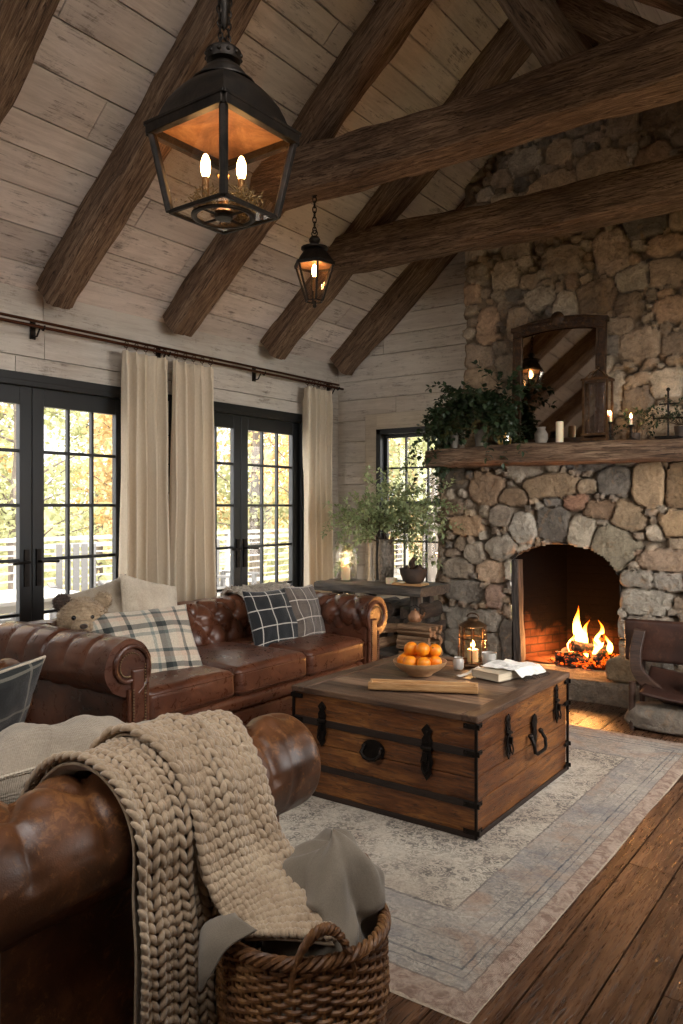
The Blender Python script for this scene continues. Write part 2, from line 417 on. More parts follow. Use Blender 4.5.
# ------------------------------------------------------------------ the room shell
XL, XR, YF, YB, ZW, RX = -4.6, 0.6, 6.3, -2.6, 2.79, -2.0
SL = 0.85; AL = math.atan(SL)
def planks(mb, org, el, er, en, L, rows, holes=(), gap=.004, th=.022, joints=2.7, clip=None, jit=.002, seed=1):
    R = random.Random(seed); org = Vector(org); el = Vector(el); er = Vector(er); en = Vector(en)
    if mb.pid is None: mb.pid = []
    for (r0, r1) in rows:
        l = 0.0 if clip is None else clip(r0)[0]; Lmax = L if clip is None else clip(r0)[1]
        cur = l; first = True
        while cur < Lmax-1e-3:
            nx = min(Lmax, cur+joints*R.uniform(.45, 1.25)*(R.uniform(.3, 1) if first else 1)); first = False
            if Lmax-nx < .3: nx = Lmax
            pid = R.random(); off = R.uniform(-jit, jit)
            cuts_r = sorted({r0+gap/2, r1-gap/2} | {h[2] for h in holes if r0 < h[2] < r1} | {h[3] for h in holes if r0 < h[3] < r1})
            for a, b in zip(cuts_r[:-1], cuts_r[1:]):
                segs = [(cur+gap/4, nx-gap/4)]
                for h in holes:
                    if h[2] < (a+b)/2 < h[3]:
                        o = []
                        for (s0, s1) in segs:
                            if h[1] <= s0 or h[0] >= s1: o.append((s0, s1)); continue
                            if h[0] > s0: o.append((s0, h[0]))
                            if h[1] < s1: o.append((h[1], s1))
                        segs = o
                for (s0, s1) in segs:
                    c = [org+el*x+er*y+en*(off+z) for z in (-th, 0) for x, y in ((s0, a), (s1, a), (s1, b), (s0, b))]
                    mb.add(c, [(3, 2, 1, 0), (4, 5, 6, 7), (0, 1, 5, 4), (1, 2, 6, 5), (2, 3, 7, 6), (3, 0, 4, 7)])
                    mb.pid += [pid]*6
            cur = nx
def rows_of(a, b, lo, hi, seed):
    R = random.Random(seed); r = []; z = a
    while z < b-1e-3:
        n = min(b, z+R.uniform(lo, hi)); n = b if b-n < lo*.5 else n
        r.append((z, n)); z = n
    return r
# floor: boards along Y
mb = MB(); planks(mb, (XL-.1, YB, 0), (0, 1, 0), (1, 0, 0), (0, 0, 1), YF-YB+.5, rows_of(0, XR-XL+.2, .13, .2, 3), gap=.007, jit=.0012, joints=2.2)
mb.box(((XL+XR)/2, (YF+YB)/2, -.06), (XR-XL+.2, YF-YB, .06)); mb.pid += [0.0]*6
fl = struct(mb.build('floor', M_FLOOR, smooth=False))
# left wall, boards along Y, two french door openings
DA = (2.16, 3.75); DB = (4.10, 5.74); DTOP = 2.215
mb = MB(); planks(mb, (XL, YB, 0), (0, 1, 0), (0, 0, 1), (1, 0, 0), YF-YB+.02, [(0, .2), (.2, .42), (.42, .64), (.64, .86), (.86, 1.08), (1.08, 1.3), (1.3, 1.5), (1.5, 1.72), (1.72, 1.94), (1.94, 2.215), (2.215, 2.36), (2.36, 2.56), (2.56, 2.80)],
     holes=[(DA[0]-YB, DA[1]-YB, -1, DTOP), (DB[0]-YB, DB[1]-YB, -1, DTOP)], gap=.010, joints=4)
for (a, b, z0, z1) in ((YB, DA[0], 0, 2.8), (DA[1], DB[0], 0, 2.8), (DB[1], YF+.1, 0, 2.8), (DA[0], DA[1], DTOP, 2.8), (DB[0], DB[1], DTOP, 2.8)):
    mb.box((XL-.085, (a+b)/2, (z0+z1)/2), (.12, b-a, z1-z0)); mb.pid += [0.3]*6
struct(mb.build('wall_left', M_WALLY, smooth=False))
# far gable wall, boards along X, a window opening left of the chimney
WX = (-4.13, -3.32); WZ = (.62, 2.13)
mb = MB(); clip = lambda z: (max(0, (z-ZW)/SL), (-3.0-XL) if z < 3.98 else max(0, (z-ZW)/SL)+.01)
planks(mb, (XL, YF, 0), (1, 0, 0), (0, 0, 1), (0, -1, 0), 1.6, rows_of(0, 4.2, .17, .24, 8), holes=[(WX[0]-XL, WX[1]-XL, WZ[0], WZ[1])], gap=.006, clip=clip, joints=3)
for (a, b, z0, z1) in ((XL-.1, WX[0], 0, 2.79), (WX[1], -2.9, 0, 2.79), (WX[0], WX[1], 0, WZ[0]), (WX[0], WX[1], WZ[1], 2.79)):
    mb.box(((a+b)/2, YF+.085, (z0+z1)/2), (b-a, .12, z1-z0)); mb.pid += [0.3]*6
mb.prism([(XL-.1, 2.7), (XR+.1, 2.7), (RX, 5.1)], -.15, -.03, Matrix.Translation((0, YF, 0)) @ Matrix.Rotation(PI/2, 4, 'X')); mb.pid += [0.3]*5
planks(mb, (-1.3, YF, 0), (1, 0, 0), (0, 0, 1), (0, -1, 0), 1.9, rows_of(0, 4.2, .17, .24, 12), clip=lambda z: (0, 1.9-max(0, (z-ZW)/SL)))
mb.box((-.33, YF+.085, 1.4), (1.98, .12, 2.8)); mb.pid += [0.3]*6
struct(mb.build('wall_far', M_WALLX, smooth=False))
# unseen right and back walls, each with a window added to light the room
RW = [(2.8, 5.2)]
mb = MB(); planks(mb, (XR, YB, 0), (0, 1, 0), (0, 0, 1), (-1, 0, 0), YF-YB, rows_of(0, 2.79, .2, .26, 5), holes=[(a-YB, b-YB, 1.0, 2.5) for a, b in RW], joints=4)
ys = [YB]+[v for ab in RW for v in ab]+[YF]
for i in range(0, len(ys), 2): mb.box((XR+.085, (ys[i]+ys[i+1])/2, 1.4), (.12, ys[i+1]-ys[i], 2.8)); mb.pid += [0.3]*6
for a, b in RW:
    mb.box((XR+.085, (a+b)/2, .5), (.12, b-a, 1.0)); mb.box((XR+.085, (a+b)/2, 2.65), (.12, b-a, .3)); mb.pid += [0.3]*12
struct(mb.build('wall_right', M_WALLY, smooth=False))
mb = MB(); planks(mb, (XL, YB, 0), (1, 0, 0), (0, 0, 1), (0, 1, 0), XR-XL, rows_of(0, 2.79, .2, .26, 6), joints=4)
for (a, b, z0, z1) in ((XL-.1, XR+.1, 0, 2.85),):
    mb.box(((a+b)/2, YB-.085, (z0+z1)/2), (b-a, .12, z1-z0)); mb.pid += [0.3]*6
TB = Matrix.Translation((0, YB, 0)) @ Matrix.Rotation(PI/2, 4, 'X')
for poly in ([(XL-.1, 2.75), (-2.8, 2.75), (-2.8, 4.42)], [(-1.2, 2.75), (XR+.1, 2.75), (-1.2, 4.42)], [(-2.8, 4.1), (-1.2, 4.1), (-1.2, 4.42), (-2, 5.1), (-2.8, 4.42)], [(-2.8, 2.75), (-1.2, 2.75), (-1.2, 3.0), (-2.8, 3.0)]): mb.prism(poly, .03, .15, TB); mb.pid += [0.3]*(2+len(poly))
struct(mb.build('wall_back', M_WALLX, smooth=False))
# sloping boarded ceiling
RL = 2.62/math.cos(AL); mb = MB(); SKY = [(.05-YB, .9-YB, .8, 2.0), (1.1-YB, 1.95-YB, .8, 2.0)]  # holes for the two added skylights
for sg, x0 in ((1, XL), (-1, XR)):
    planks(mb, (x0, YB, ZW), (0, 1, 0), (sg*math.cos(AL), 0, math.sin(AL)), (sg*math.sin(AL), 0, -math.cos(AL)), YF-YB+.1, rows_of(0, RL, .17, .27, 20+sg), gap=.009, joints=2.6, jit=.003, seed=4+sg, holes=SKY if sg < 0 else ())
    n = Vector((sg*math.sin(AL), 0, -math.cos(AL))); e = Vector((sg*math.cos(AL), 0, math.sin(AL))); o = Vector((x0, YB-.15, ZW))-n*.03
    LY = YF-YB+.4
    bits = [(-.3, RL+.05, 0, LY)] if sg > 0 else [(-.3, .8, 0, LY), (2.0, RL+.05, 0, LY), (.8, 2.0, 0, .05-YB+.15), (.8, 2.0, .9-YB+.15, 1.1-YB+.15), (.8, 2.0, 1.95-YB+.15, LY)]
    for (r0, r1, l0, l1) in bits:
        q = [o+e*r+Vector((0, l, 0)) for r, l in ((r0, l0), (r1, l0), (r1, l1), (r0, l1))]
        mb.add(q+[v-n*.1 for v in q], [(0, 1, 2, 3), (7, 6, 5, 4), (0, 4, 5, 1), (1, 5, 6, 2), (2, 6, 7, 3), (3, 7, 4, 0)]); mb.pid += [0.2]*6
struct(mb.build('ceiling', M_CEIL, smooth=False))

for k, (l0, l1) in enumerate(((.05, .9), (1.1, 1.95))):      # frames and glass of the added skylights
    wk = MB(); T = Matrix.Translation((XR, 0, ZW)) @ Matrix.Rotation(AL-0.0, 4, 'Y')
    for (a, b, c, d) in ((-2.0, -.8, l0, l0+.04), (-2.0, -.8, l1-.04, l1), (-2.0, -1.96, l0, l1), (-.84, -.8, l0, l1)): wk.box(((a+b)/2, (c+d)/2, .06), (b-a, d-c, .12))
    w = struct(wk.build('window_%d' % (20+k), M_FRAME, smooth=False)); w.matrix_world = T
    g = MB(); g.box((-1.4, (l0+l1)/2, .08), (1.12, l1-l0-.08, .005)); g.build('glass_pane', M_PANE, w, smooth=False)
def ceil_z(x): return ZW+SL*(x-XL) if x < RX else ZW+SL*(XR-x)
for i, y in enumerate((-1.2, -.1, .97, 2.08, 3.04, 4.09, 5.19, 6.2)):
    w = .24 if y == 2.08 else .2; off = .085/math.cos(AL)
    x0 = -4.5
    hewn_beam('trim_%d' % (i+1), '', (x0, y, ceil_z(x0)-off), (RX, y, ceil_z(RX)-off), w, .22, M_BEAM, seed=i*7.3+1)
    hewn_beam('trim_%d' % (i+21), '', (.5, y, ceil_z(.5)-off), (RX, y, ceil_z(RX)-off), w, .22, M_BEAM, seed=i*5.3+60)
hewn_beam('trim_41', '', (RX, YB, 4.84), (RX, YF, 4.84), .16, .24, M_BEAM, seed=91)
hewn_beam('trim_42', '', (-3.62, 4.09, 3.60), (-.35, 4.09, 3.56), .27, .27, M_BEAM, seed=101, rough=.016)
hewn_beam('trim_43', '', (-3.86, 5.19, 3.42), (-.15, 5.19, 3.40), .26, .25, M_BEAM, seed=111, rough=.016)
hewn_beam('trim_44', '', (-3.62, .97, 3.58), (-.35, .97, 3.58), .26, .27, M_BEAM, seed=121)
hewn_beam('trim_45', '', (-1.42, 4.09, 3.66), (-2.12, 3.98, 4.86), .22, .22, M_BEAM2, seed=131, round_=1.1)

# ---- french doors and windows
def door_leaf(mb, y0, y1, z0, z1, X, cols=3, rowz=None, st=.085, top=.115, bot=.24, t=.045):
    mb.box((X, (y0+st/2+y0)/2 if False else y0+st/2, (z0+z1)/2), (t, st, z1-z0)); mb.box((X, y1-st/2, (z0+z1)/2), (t, st, z1-z0))
    mb.box((X, (y0+y1)/2, z1-top/2), (t, y1-y0-2*st, top)); mb.box((X, (y0+y1)/2, z0+bot/2), (t, y1-y0-2*st, bot))
    gy0, gy1 = y0+st, y1-st
    for k in range(1, cols):
        y = gy0+(gy1-gy0)*k/cols; mb.box((X, y, (z0+bot+z1-top)/2), (t*.7, .02, z1-top-z0-bot))
    for z in rowz: mb.box((X, (gy0+gy1)/2, z), (t*.66, gy1-gy0, .022))
    return gy0, gy1
def french(n, y0, y1):
    X = XL-.03; mb = MB()
    mb.box((X-.03, y0+.022, DTOP/2), (.16, .044, DTOP)); mb.box((X-.03, y1-.022, DTOP/2), (.16, .044, DTOP)); mb.box((X-.03, (y0+y1)/2, DTOP-.022), (.16, y1-y0, .044))
    mb.box((X-.03, (y0+y1)/2, .012), (.16, y1-y0, .024))
    mb.box((XL+.008, (y0+y1)/2, DTOP+.012), (.03, y1-y0+.04, .05))
    root = struct(mb.build('door_%d' % n, M_FRAME, smooth=False, bevel=.003))
    ym = (y0+y1)/2
    for (a, b, s) in ((y0+.046, ym-.003, 1), (ym+.003, y1-.046, -1)):
        m = MB(); g0, g1 = door_leaf(m, a, b, .026, DTOP-.046, X-.01, 3, (1.755, 1.405, 1.055, .70, .35) if False else (1.755, 1.405, 1.05, .70))
        lf = m.build('door_leaf', M_FRAME, root, smooth=False, bevel=.004)
        g = MB(); g.box((X-.012, (g0+g1)/2, (DTOP-.16+.266)/2), (.005, g1-g0, DTOP-.16-.266)); g.build('glass_pane', M_PANE, lf, smooth=False)
        h = MB(); hy = (b-.04) if s > 0 else (a+.04)
        h.box((X+.018, hy, 1.0), (.012, .034, .24)); h.tube([(X+.02, hy, 1.04), (X+.06, hy, 1.04), (X+.065, hy-s*.03, 1.04), (X+.065, hy-s*.12, 1.035)], .009, 8)
        h.build('door_handle', M_IRON, lf)
    return root
french(1, *DA); french(2, *DB)
# far window, double hung, black sashes, whitewashed casing
mb = MB(); X0, X1 = WX; Y = YF
for (a, b, z0, z1) in ((X0, X0+.05, *WZ), (X1-.05, X1, *WZ), (X0, X1, WZ[1]-.05, WZ[1]), (X0, X1, WZ[0], WZ[0]+.05)):
    mb.box(((a+b)/2, Y+.04, (z0+z1)/2), (b-a, .15, z1-z0))
win = struct(mb.build('window_1', M_FRAME, smooth=False, bevel=.003))
for nm, z0, z1, yo in (('upper_sash', 1.41, WZ[1]-.05, .05), ('lower_sash', WZ[0]+.05, 1.44, .02)):
    m = MB(); a, b = X0+.05, X1-.05
    for (p, q, r, s_) in ((a, a+.035, z0, z1), (b-.035, b, z0, z1), (a+.035, b-.035, z1-.035, z1), (a+.035, b-.035, z0, z0+.035)): m.box(((p+q)/2, Y+yo, (r+s_)/2), (q-p, .03, s_-r))
    for k in (1, 2): m.box((a+(b-a)*k/3, Y+yo, (z0+z1)/2), (.018, .022, z1-z0-.07))
    m.box(((a+b)/2, Y+yo, z0+(z1-z0)*.52), (b-a-.07, .02, .018))
    sa = m.build(nm, M_FRAME, win, smooth=False, bevel=.003)
    g = MB(); g.box(((a+b)/2, Y+yo+.004, (z0+z1)/2), (b-a-.07, .004, z1-z0-.07)); g.build('glass_pane', M_PANE, sa, smooth=False)
mb = MB(); mb.pid = []
for (a, b, z0, z1) in ((X0-.13, X0+.005, WZ[0]-.1, WZ[1]+.15), (X1-.005, X1+.06, WZ[0]-.1, WZ[1]+.15), (X0, X1, WZ[1]-.005, WZ[1]+.15), (X0-.15, X1+.06, WZ[0]-.14, WZ[0]+.005)):
    mb.box(((a+b)/2, Y-.012, (z0+z1)/2), (b-a, .03, z1-z0)); mb.pid += [random.random()]*6
mb.build('window_casing', M_TRIM, win, smooth=False, bevel=.004)
# out-of-view windows added in the right and back walls to let daylight in
wn = 2
def added_window(n, a0, a1, z0, z1, axis, pos, cols):
    mb = MB()
    def bx(p, q, r, s_, t=.06):
        c = ((p+q)/2, (r+s_)/2)
        if axis == 'Y': mb.box((pos, c[0], c[1]), (t, q-p, s_-r))
        else: mb.box((c[0], pos, c[1]), (q-p, t, s_-r))
    bx(a0, a0+.05, z0, z1); bx(a1-.05, a1, z0, z1); bx(a0+.05, a1-.05, z1-.05, z1); bx(a0+.05, a1-.05, z0, z0+.05)
    for k in range(1, cols): bx(a0+(a1-a0)*k/cols-.012, a0+(a1-a0)*k/cols+.012, z0+.05, z1-.05, .04)
    for k in (1, 2): bx(a0+.05, a1-.05, z0+(z1-z0)*k/3-.01, z0+(z1-z0)*k/3+.01, .035)
    w = struct(mb.build('window_%d' % n, M_FRAME, smooth=False))
    g = MB(); g.box((pos, (a0+a1)/2, (z0+z1)/2) if axis == 'Y' else ((a0+a1)/2, pos, (z0+z1)/2), (.004, a1-a0-.1, z1-z0-.1) if axis == 'Y' else (a1-a0-.1, .004, z1-z0-.1)); g.build('glass_pane', M_PANE, w, smooth=False)
for a, b in RW: added_window(wn, a, b, 1.0, 2.5, 'Y', XR+.03, 4); wn += 1
added_window(wn, -2.8, -1.2, 3.0, 4.1, 'X', YB-.06, 3)  # gable window added to brighten ceiling and upper stones

# ------------------------------------------------------------------ stone chimney
def vnoise(x, y, seed=0):
    r = np.random.default_rng(seed); T = r.random((64, 64)); xi = np.floor(x).astype(int); yi = np.floor(y).astype(int); fx = x-xi; fy = y-yi
    fx = fx*fx*(3-2*fx); fy = fy*fy*(3-2*fy)
    g = lambda a, b: T[a % 64, b % 64]
    return (g(xi, yi)*(1-fx)+g(xi+1, yi)*fx)*(1-fy)+(g(xi, yi+1)*(1-fx)+g(xi+1, yi+1)*fx)*fy*1.0
def fbm(x, y, seed=0, o=4):
    s = 0; a = .5
    for k in range(o): s = s+a*vnoise(x*2**k, y*2**k, seed+k*13); a *= .5
    return s-.5
STONE = ['94897c', 'a69a8b', '82776c', 'a8957f', '96887a', '7b7570', 'aca296', '9c8d7d', '8b7865', 'b2a99d', 'a38c78', '90806f', 'a08f80', '998a7c']
def stone_wall(name, s0, s1, z0, z1, place, hand=(), hole=None, res=.0125, seed=5, big=1.0, depth=.095, warm=0.0):
    R = random.Random(seed); S = []   # cx, cz, rx, rz, ang, colour
    for h in hand: S.append((h[0], h[1], h[2], h[3], math.radians(h[4]) if len(h) > 4 else 0, h[5] if len(h) > 5 else R.choice(STONE)))
    for rad, tries in ((.19*big, 300), (.14*big, 900), (.095*big, 2200), (.06*big, 3600), (.032*big, 5200)):
        for _ in range(tries):
            cx = R.uniform(s0-.05, s1+.05); cz = R.uniform(z0-.05, z1+.05); k = R.uniform(.8, 1.12); asp = R.uniform(1.0, 1.75) if R.random() < .75 else R.uniform(.65, 1)
            rx = rad*k*math.sqrt(asp); rz = rad*k/math.sqrt(asp)
            if hole and hole(np.array([cx]), np.array([cz]))[0]: continue
            ok = True
            for t in S:
                dx = abs(cx-t[0])/(rx+t[2]); dz = abs(cz-t[1])/(rz+t[3])
                if (dx**3+dz**3) < .80: ok = False; break
            if ok: S.append((cx, cz, rx, rz, R.uniform(-.28, .28), R.choice(STONE)))
    A = np.array([t[:5] for t in S]); nS = len(S)
    nx = int((s1-s0)/res); nzz = int((z1-z0)/res)
    gs = np.linspace(s0, s1, nx+1); gz = np.linspace(z0, z1, nzz+1); X, Z = np.meshgrid(gs, gz)
    wx = X+.035*fbm(X*7, Z*7, 31)+.012*fbm(X*30, Z*30, 77); wz = Z+.035*fbm(X*7+9, Z*7+4, 47)+.012*fbm(X*30+3, Z*30, 87)
    F1 = np.full(X.shape, 9.0); F2 = np.full(X.shape, 9.0); I = np.zeros(X.shape, int)
    for i in range(nS):
        cx, cz, rx, rz, an = A[i]; ca, sa = math.cos(an), math.sin(an)
        u = ((wx-cx)*ca+(wz-cz)*sa)/rx; v = (-(wx-cx)*sa+(wz-cz)*ca)/rz
        pw = 2.6+1.8*((i*7919) % 10)/10; d = (np.abs(u)**pw+np.abs(v)**pw)**(1/pw)
        m = d < F1; F2 = np.where(m, F1, np.minimum(F2, d)); I = np.where(m, i, I); F1 = np.where(m, d, F1)
    e1 = np.clip((F2-F1)/.26, 0, 1); e2 = np.clip((1.17-F1)/.30, 0, 1); e = np.minimum(e1, e2); dome = 1-(1-e)**3.0
    rs = np.random.default_rng(seed+1); lev = rs.uniform(.55, 1.0, nS)[I]; tx = rs.uniform(-.5, .5, nS)[I]; tz = rs.uniform(-.5, .5, nS)[I]
    H = depth*dome*(lev+ .25*tx*(wx-A[I, 0])/A[I, 2]+.25*tz*(wz-A[I, 1])/A[I, 3])
    H += dome*(.034*fbm(X*13+I*3.1, Z*13, 5)+.016*fbm(X*45+I, Z*45, 9)) + (1-dome)*.012*fbm(X*40, Z*40, 3)
    H += -.012*(1-e)**4*0
    colr = np.array([lin(t[5])[:3] for t in S])[I]; tone = 1+rs.uniform(-.22, .22, nS)[I]
    colr = colr*tone[..., None]; mort = np.array(lin('7d7163')[:3]); k = np.clip(e*3.0, 0, 1)[..., None]; colr = colr*k+mort*(1-k)
    colr = colr*np.array([1.06+warm, 1, .90-warm])
    mb = MB(); vs = [place(X[j, i], Z[j, i], H[j, i]) for j in range(nzz+1) for i in range(nx+1)]
    w = nx+1; fs = []
    if hole:
        hc = hole((X[:-1, :-1]+X[1:, 1:])/2, (Z[:-1, :-1]+Z[1:, 1:])/2)
    for j in range(nzz):
        for i in range(nx):
            if hole and hc[j, i]: continue
            a = j*w+i; fs.append((a, a+1, a+1+w, a+w))
    mb.add(vs, fs); al = np.concatenate([colr.reshape(-1, 3), np.clip(e, 0, 1).reshape(-1, 1)], axis=1); mb.colr = al
    return mb, H
m = NM('fieldstone'); raw = m.mapping((1, 1, 1))
tone = m.attr('tone', 'Color'); n1 = m.noise(raw, 9, 6, .65, .6); n2 = m.noise(raw, 42, 6, .75, .5); n3 = m.voro(raw, 55)
c = m.mix(1.0, tone, m.ramp(n1, [(.28, .62), (.5, 1.0), (.72, 1.38)]), 'MULTIPLY'); c = m.mix(1.0, c, m.ramp(n2, [(.3, .66), (.52, 1.0), (.75, 1.3)]), 'MULTIPLY')
c = m.mix(m.ramp(m.noise(m.mapping((1, 1, 1), loc=(5, 2, 1)), 6, 5, .7, 1.2), [(.56, 0.0), (.68, .5)]), c, 'a5825c')
m.set(Base_Color=c, Roughness=.88, Normal=m.bump(n2, 1.0, .016, m.bump(n1, .8, .05))); M_STONE = m.m
YFACE, YUP, BXL, BXR, UXL, UXR = 5.97, 6.05, -3.24, -.98, -3.05, -1.12
def place_fn(xl, yf, back, rr=.06, W=None):
    # s<0 wraps round the left corner on to the side face
    def f(s, z, h):
        if s > W+rr: return (xl+W+h, yf+(s-W), z)
        if s > W-rr:
            a = (s-W+rr)/(2*rr)*PI/2; n = Vector((math.sin(a), -math.cos(a))); return (xl+W-rr+n.x*(rr+h), yf+rr+n.y*(rr+h), z)
        if s < -rr: return (xl-h, yf+(-s), z)
        if s > rr: return (xl+s, yf-h, z)
        a = (s+rr)/(2*rr)*PI/2; n = Vector((-math.cos(a), -math.sin(a)))
        cx, cy = xl+rr, yf+rr
        return (cx+n.x*(rr+h), cy+n.y*(rr+h), z)
    return f
OX0, OX1 = -2.59, -1.75; ZSP, ZTOP = .86, 1.10; OCX = (OX0+OX1)/2
def arch_z(x):
    t = np.clip((x-(OCX-.03))/((OX1-OX0)/2+.02), -1, 1); return ZSP+(ZTOP-ZSP)*np.sqrt(np.clip(1-np.abs(t)**2.2, 0, 1))
def hole(s, z):
    x = s+BXL; return (x > OX0) & (x < OX1) & (z < arch_z(x)) & (z > .15)
hd = [(-2.51, 1.21, .085, .095, 12, 'a39e96'), (-2.26, 1.26, .09, .10, 0, '726c66'), (-2.03, 1.20, .07, .09, -12, 'a59c8e'), (-1.79, 1.10, .12, .105, -38, '9d9482'),
      (-2.69, 1.07, .095, .075, 40, '9d958b'), (-1.62, .86, .09, .05, -5, '979087'), (-1.40, .86, .08, .05, 0, 'a8a199'), (-1.55, .70, .135, .075, 0, 'a19b92'), (-1.40, 1.01, .15, .06, 4, 'a08b79'),
      (-2.78, .86, .10, .065, 5, 'b09a86'), (-3.04, .69, .13, .07, 0, '8f8880'), (-2.74, .66, .06, .065, 0, '977f72'), (-2.95, .46, .19, .075, 0, 'a29b92'), (-3.08, .87, .09, .06, 0, '877c70'),
      (-3.12, 1.37, .07, .05, 0, '8e7a68'), (-3.00, 1.24, .11, .06, 0, 'a58a70'), (-3.13, 1.62, .09, .06, 0, '5e544a'), (-2.83, 1.54, .11, .10, -25, '927b66'), (-2.28, 1.56, .16, .075, 4, '948069'), (-1.79, 1.58, .09, .085, 0, '7d766f'),
      (-1.54, 1.56, .085, .13, 0, 'a18a70'), (-1.90, 1.37, .085, .05, 0, '937a64'), (-1.68, 1.32, .09, .08, -20, '9c8870'), (-1.28, 1.55, .1, .13, 0, '8a7258'), (-1.30, 1.28, .12, .08, 0, '9c8468'),
      (-2.62, .30, .06, .14, 0, '6a635c'), (-2.95, .24, .2, .09, 0, '8f877d'), (-1.56, .50, .15, .08, 0, '9a9187'), (-1.60, .30, .16, .09, 0, 'a3957f'), (-1.25, .42, .15, .1, 0, '988c7c'), (-2.58, 1.47, .1, .05, 0, '84705c'), (-2.08, 1.43, .07, .045, 0, '8a6a58')]
hd = [(a-BXL, b, c*1.32, d*1.32, *r) for (a, b, c, d, *r) in hd]
mb, _ = stone_wall('x', -.45, BXR-BXL+.45, 0.0, 1.80, place_fn(BXL, YFACE, 0, W=BXR-BXL), hd, hole, seed=5)
ch = struct(mb.build('wall_chimney', M_STONE, angle=75))
mb, _ = stone_wall('x', -.4, UXR-UXL+.4, 1.72, 5.0, place_fn(UXL, YUP, 0, W=UXR-UXL), [], None, seed=9, big=.70, res=.0135, depth=.07, warm=.03)
struct(mb.build('wall_chimney_upper', M_STONE, angle=75))
# firebox: splayed brick cheeks, back, floor, smoke shelf
m = NM('sooty_shaded_firebrick'); sp = m.n('SeparateXYZ'); m.l(m.tc.outputs['Object'], sp.inputs[0]); cb = m.n('CombineXYZ')
m.l(m.math('ADD', sp.outputs[0], m.math('MULTIPLY', sp.outputs[1], .9)), cb.inputs[0]); m.l(sp.outputs[2], cb.inputs[1])
br = m.n('TexBrick'); m.l(cb.outputs[0], br.inputs['Vector']); br.inputs['Scale'].default_value = 1; br.inputs['Brick Width'].default_value = .2; br.inputs['Row Height'].default_value = .065
br.inputs['Mortar Size'].default_value = .006; br.inputs['Color1'].default_value = lin('5e3a27'); br.inputs['Color2'].default_value = lin('44281c'); br.inputs['Mortar'].default_value = lin('3a2a20')
n1 = m.noise(m.mapping((1, 1, 1)), 3.2, 5, .6, .5)
m.b.inputs['Specular IOR Level'].default_value = .04
c = m.mix(m.ramp(m.math('ADD', m.math('MULTIPLY', n1, .5), m.math('MULTIPLY', sp.outputs[2], .62)), [(.36, .1), (.55, .99)]), br.outputs[0], '0b0807')  # soot, thickened upwards to paint in the fading of the firelight
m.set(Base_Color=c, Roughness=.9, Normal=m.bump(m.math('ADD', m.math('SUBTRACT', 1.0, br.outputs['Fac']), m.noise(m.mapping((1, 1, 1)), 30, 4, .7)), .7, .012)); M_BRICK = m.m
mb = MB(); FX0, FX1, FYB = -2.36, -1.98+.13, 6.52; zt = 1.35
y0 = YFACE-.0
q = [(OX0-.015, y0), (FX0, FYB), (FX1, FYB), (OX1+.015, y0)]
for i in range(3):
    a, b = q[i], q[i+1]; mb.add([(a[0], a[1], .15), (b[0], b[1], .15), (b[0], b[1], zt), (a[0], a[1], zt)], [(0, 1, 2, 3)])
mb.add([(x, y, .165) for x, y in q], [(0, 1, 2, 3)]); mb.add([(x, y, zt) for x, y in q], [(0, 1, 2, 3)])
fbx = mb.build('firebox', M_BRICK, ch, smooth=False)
# arch soffit (reveal)
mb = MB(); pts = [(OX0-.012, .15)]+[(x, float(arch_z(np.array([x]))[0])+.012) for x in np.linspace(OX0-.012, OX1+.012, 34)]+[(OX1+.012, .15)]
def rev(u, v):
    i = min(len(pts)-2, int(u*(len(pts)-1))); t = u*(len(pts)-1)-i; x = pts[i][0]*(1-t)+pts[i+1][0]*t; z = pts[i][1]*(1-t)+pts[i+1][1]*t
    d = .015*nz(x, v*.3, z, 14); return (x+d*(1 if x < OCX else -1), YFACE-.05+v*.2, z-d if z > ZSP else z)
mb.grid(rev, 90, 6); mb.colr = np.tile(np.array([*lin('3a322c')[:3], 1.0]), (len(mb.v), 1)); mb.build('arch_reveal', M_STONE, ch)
M_POSTD = wood('sooty_post', '1a1613', '3f3832', '6a6058', 'X', rough=.8, bump=.7, cracks=.7)
# timber post standing in the left jamb
hewn_beam('trim_51', '', (OX0+.035, YFACE-.02, .16), (OX0+.03, YFACE-.02, .97), .07, .09, M_POSTD, seed=33, rough=.006)
# mantel
mant = hewn_beam('mantel_shelf', '', (-3.22, 5.83, 1.792), (-.86, 5.83, 1.797), .42, .148, M_BEAM, seed=211, rough=.010, kind=None, round_=.12)
tag(mant, 'thick rough-hewn timber mantel shelf across the stone chimney above the fire', 'mantel')
# hearth slab
mb = MB()
def hs(u, v):
    x = -3.0+u*2.1; t = v
    if t < .35: y = 5.56; z = t/.35*.15
    else: y = 5.56+(t-.35)/.65*.48; z = .155
    d = .012*nz(x, y, z, 9)+.03*nz(x, y*.5, 0, 2.5); return (x, y-(d+.01*nz(x, z, 2, 20) if t < .5 else 0)+(.012 if .3 < t < .4 else 0), z+(.006*nz(x, y, 1, 12) if t >= .35 else 0))
mb.grid(hs, 120, 34); mb.colr = np.tile(np.array([*lin('8b7c6b')[:3], 1.0]), (len(mb.v), 1))
hearth = mb.build('trim_60', M_STONE); struct(hearth)

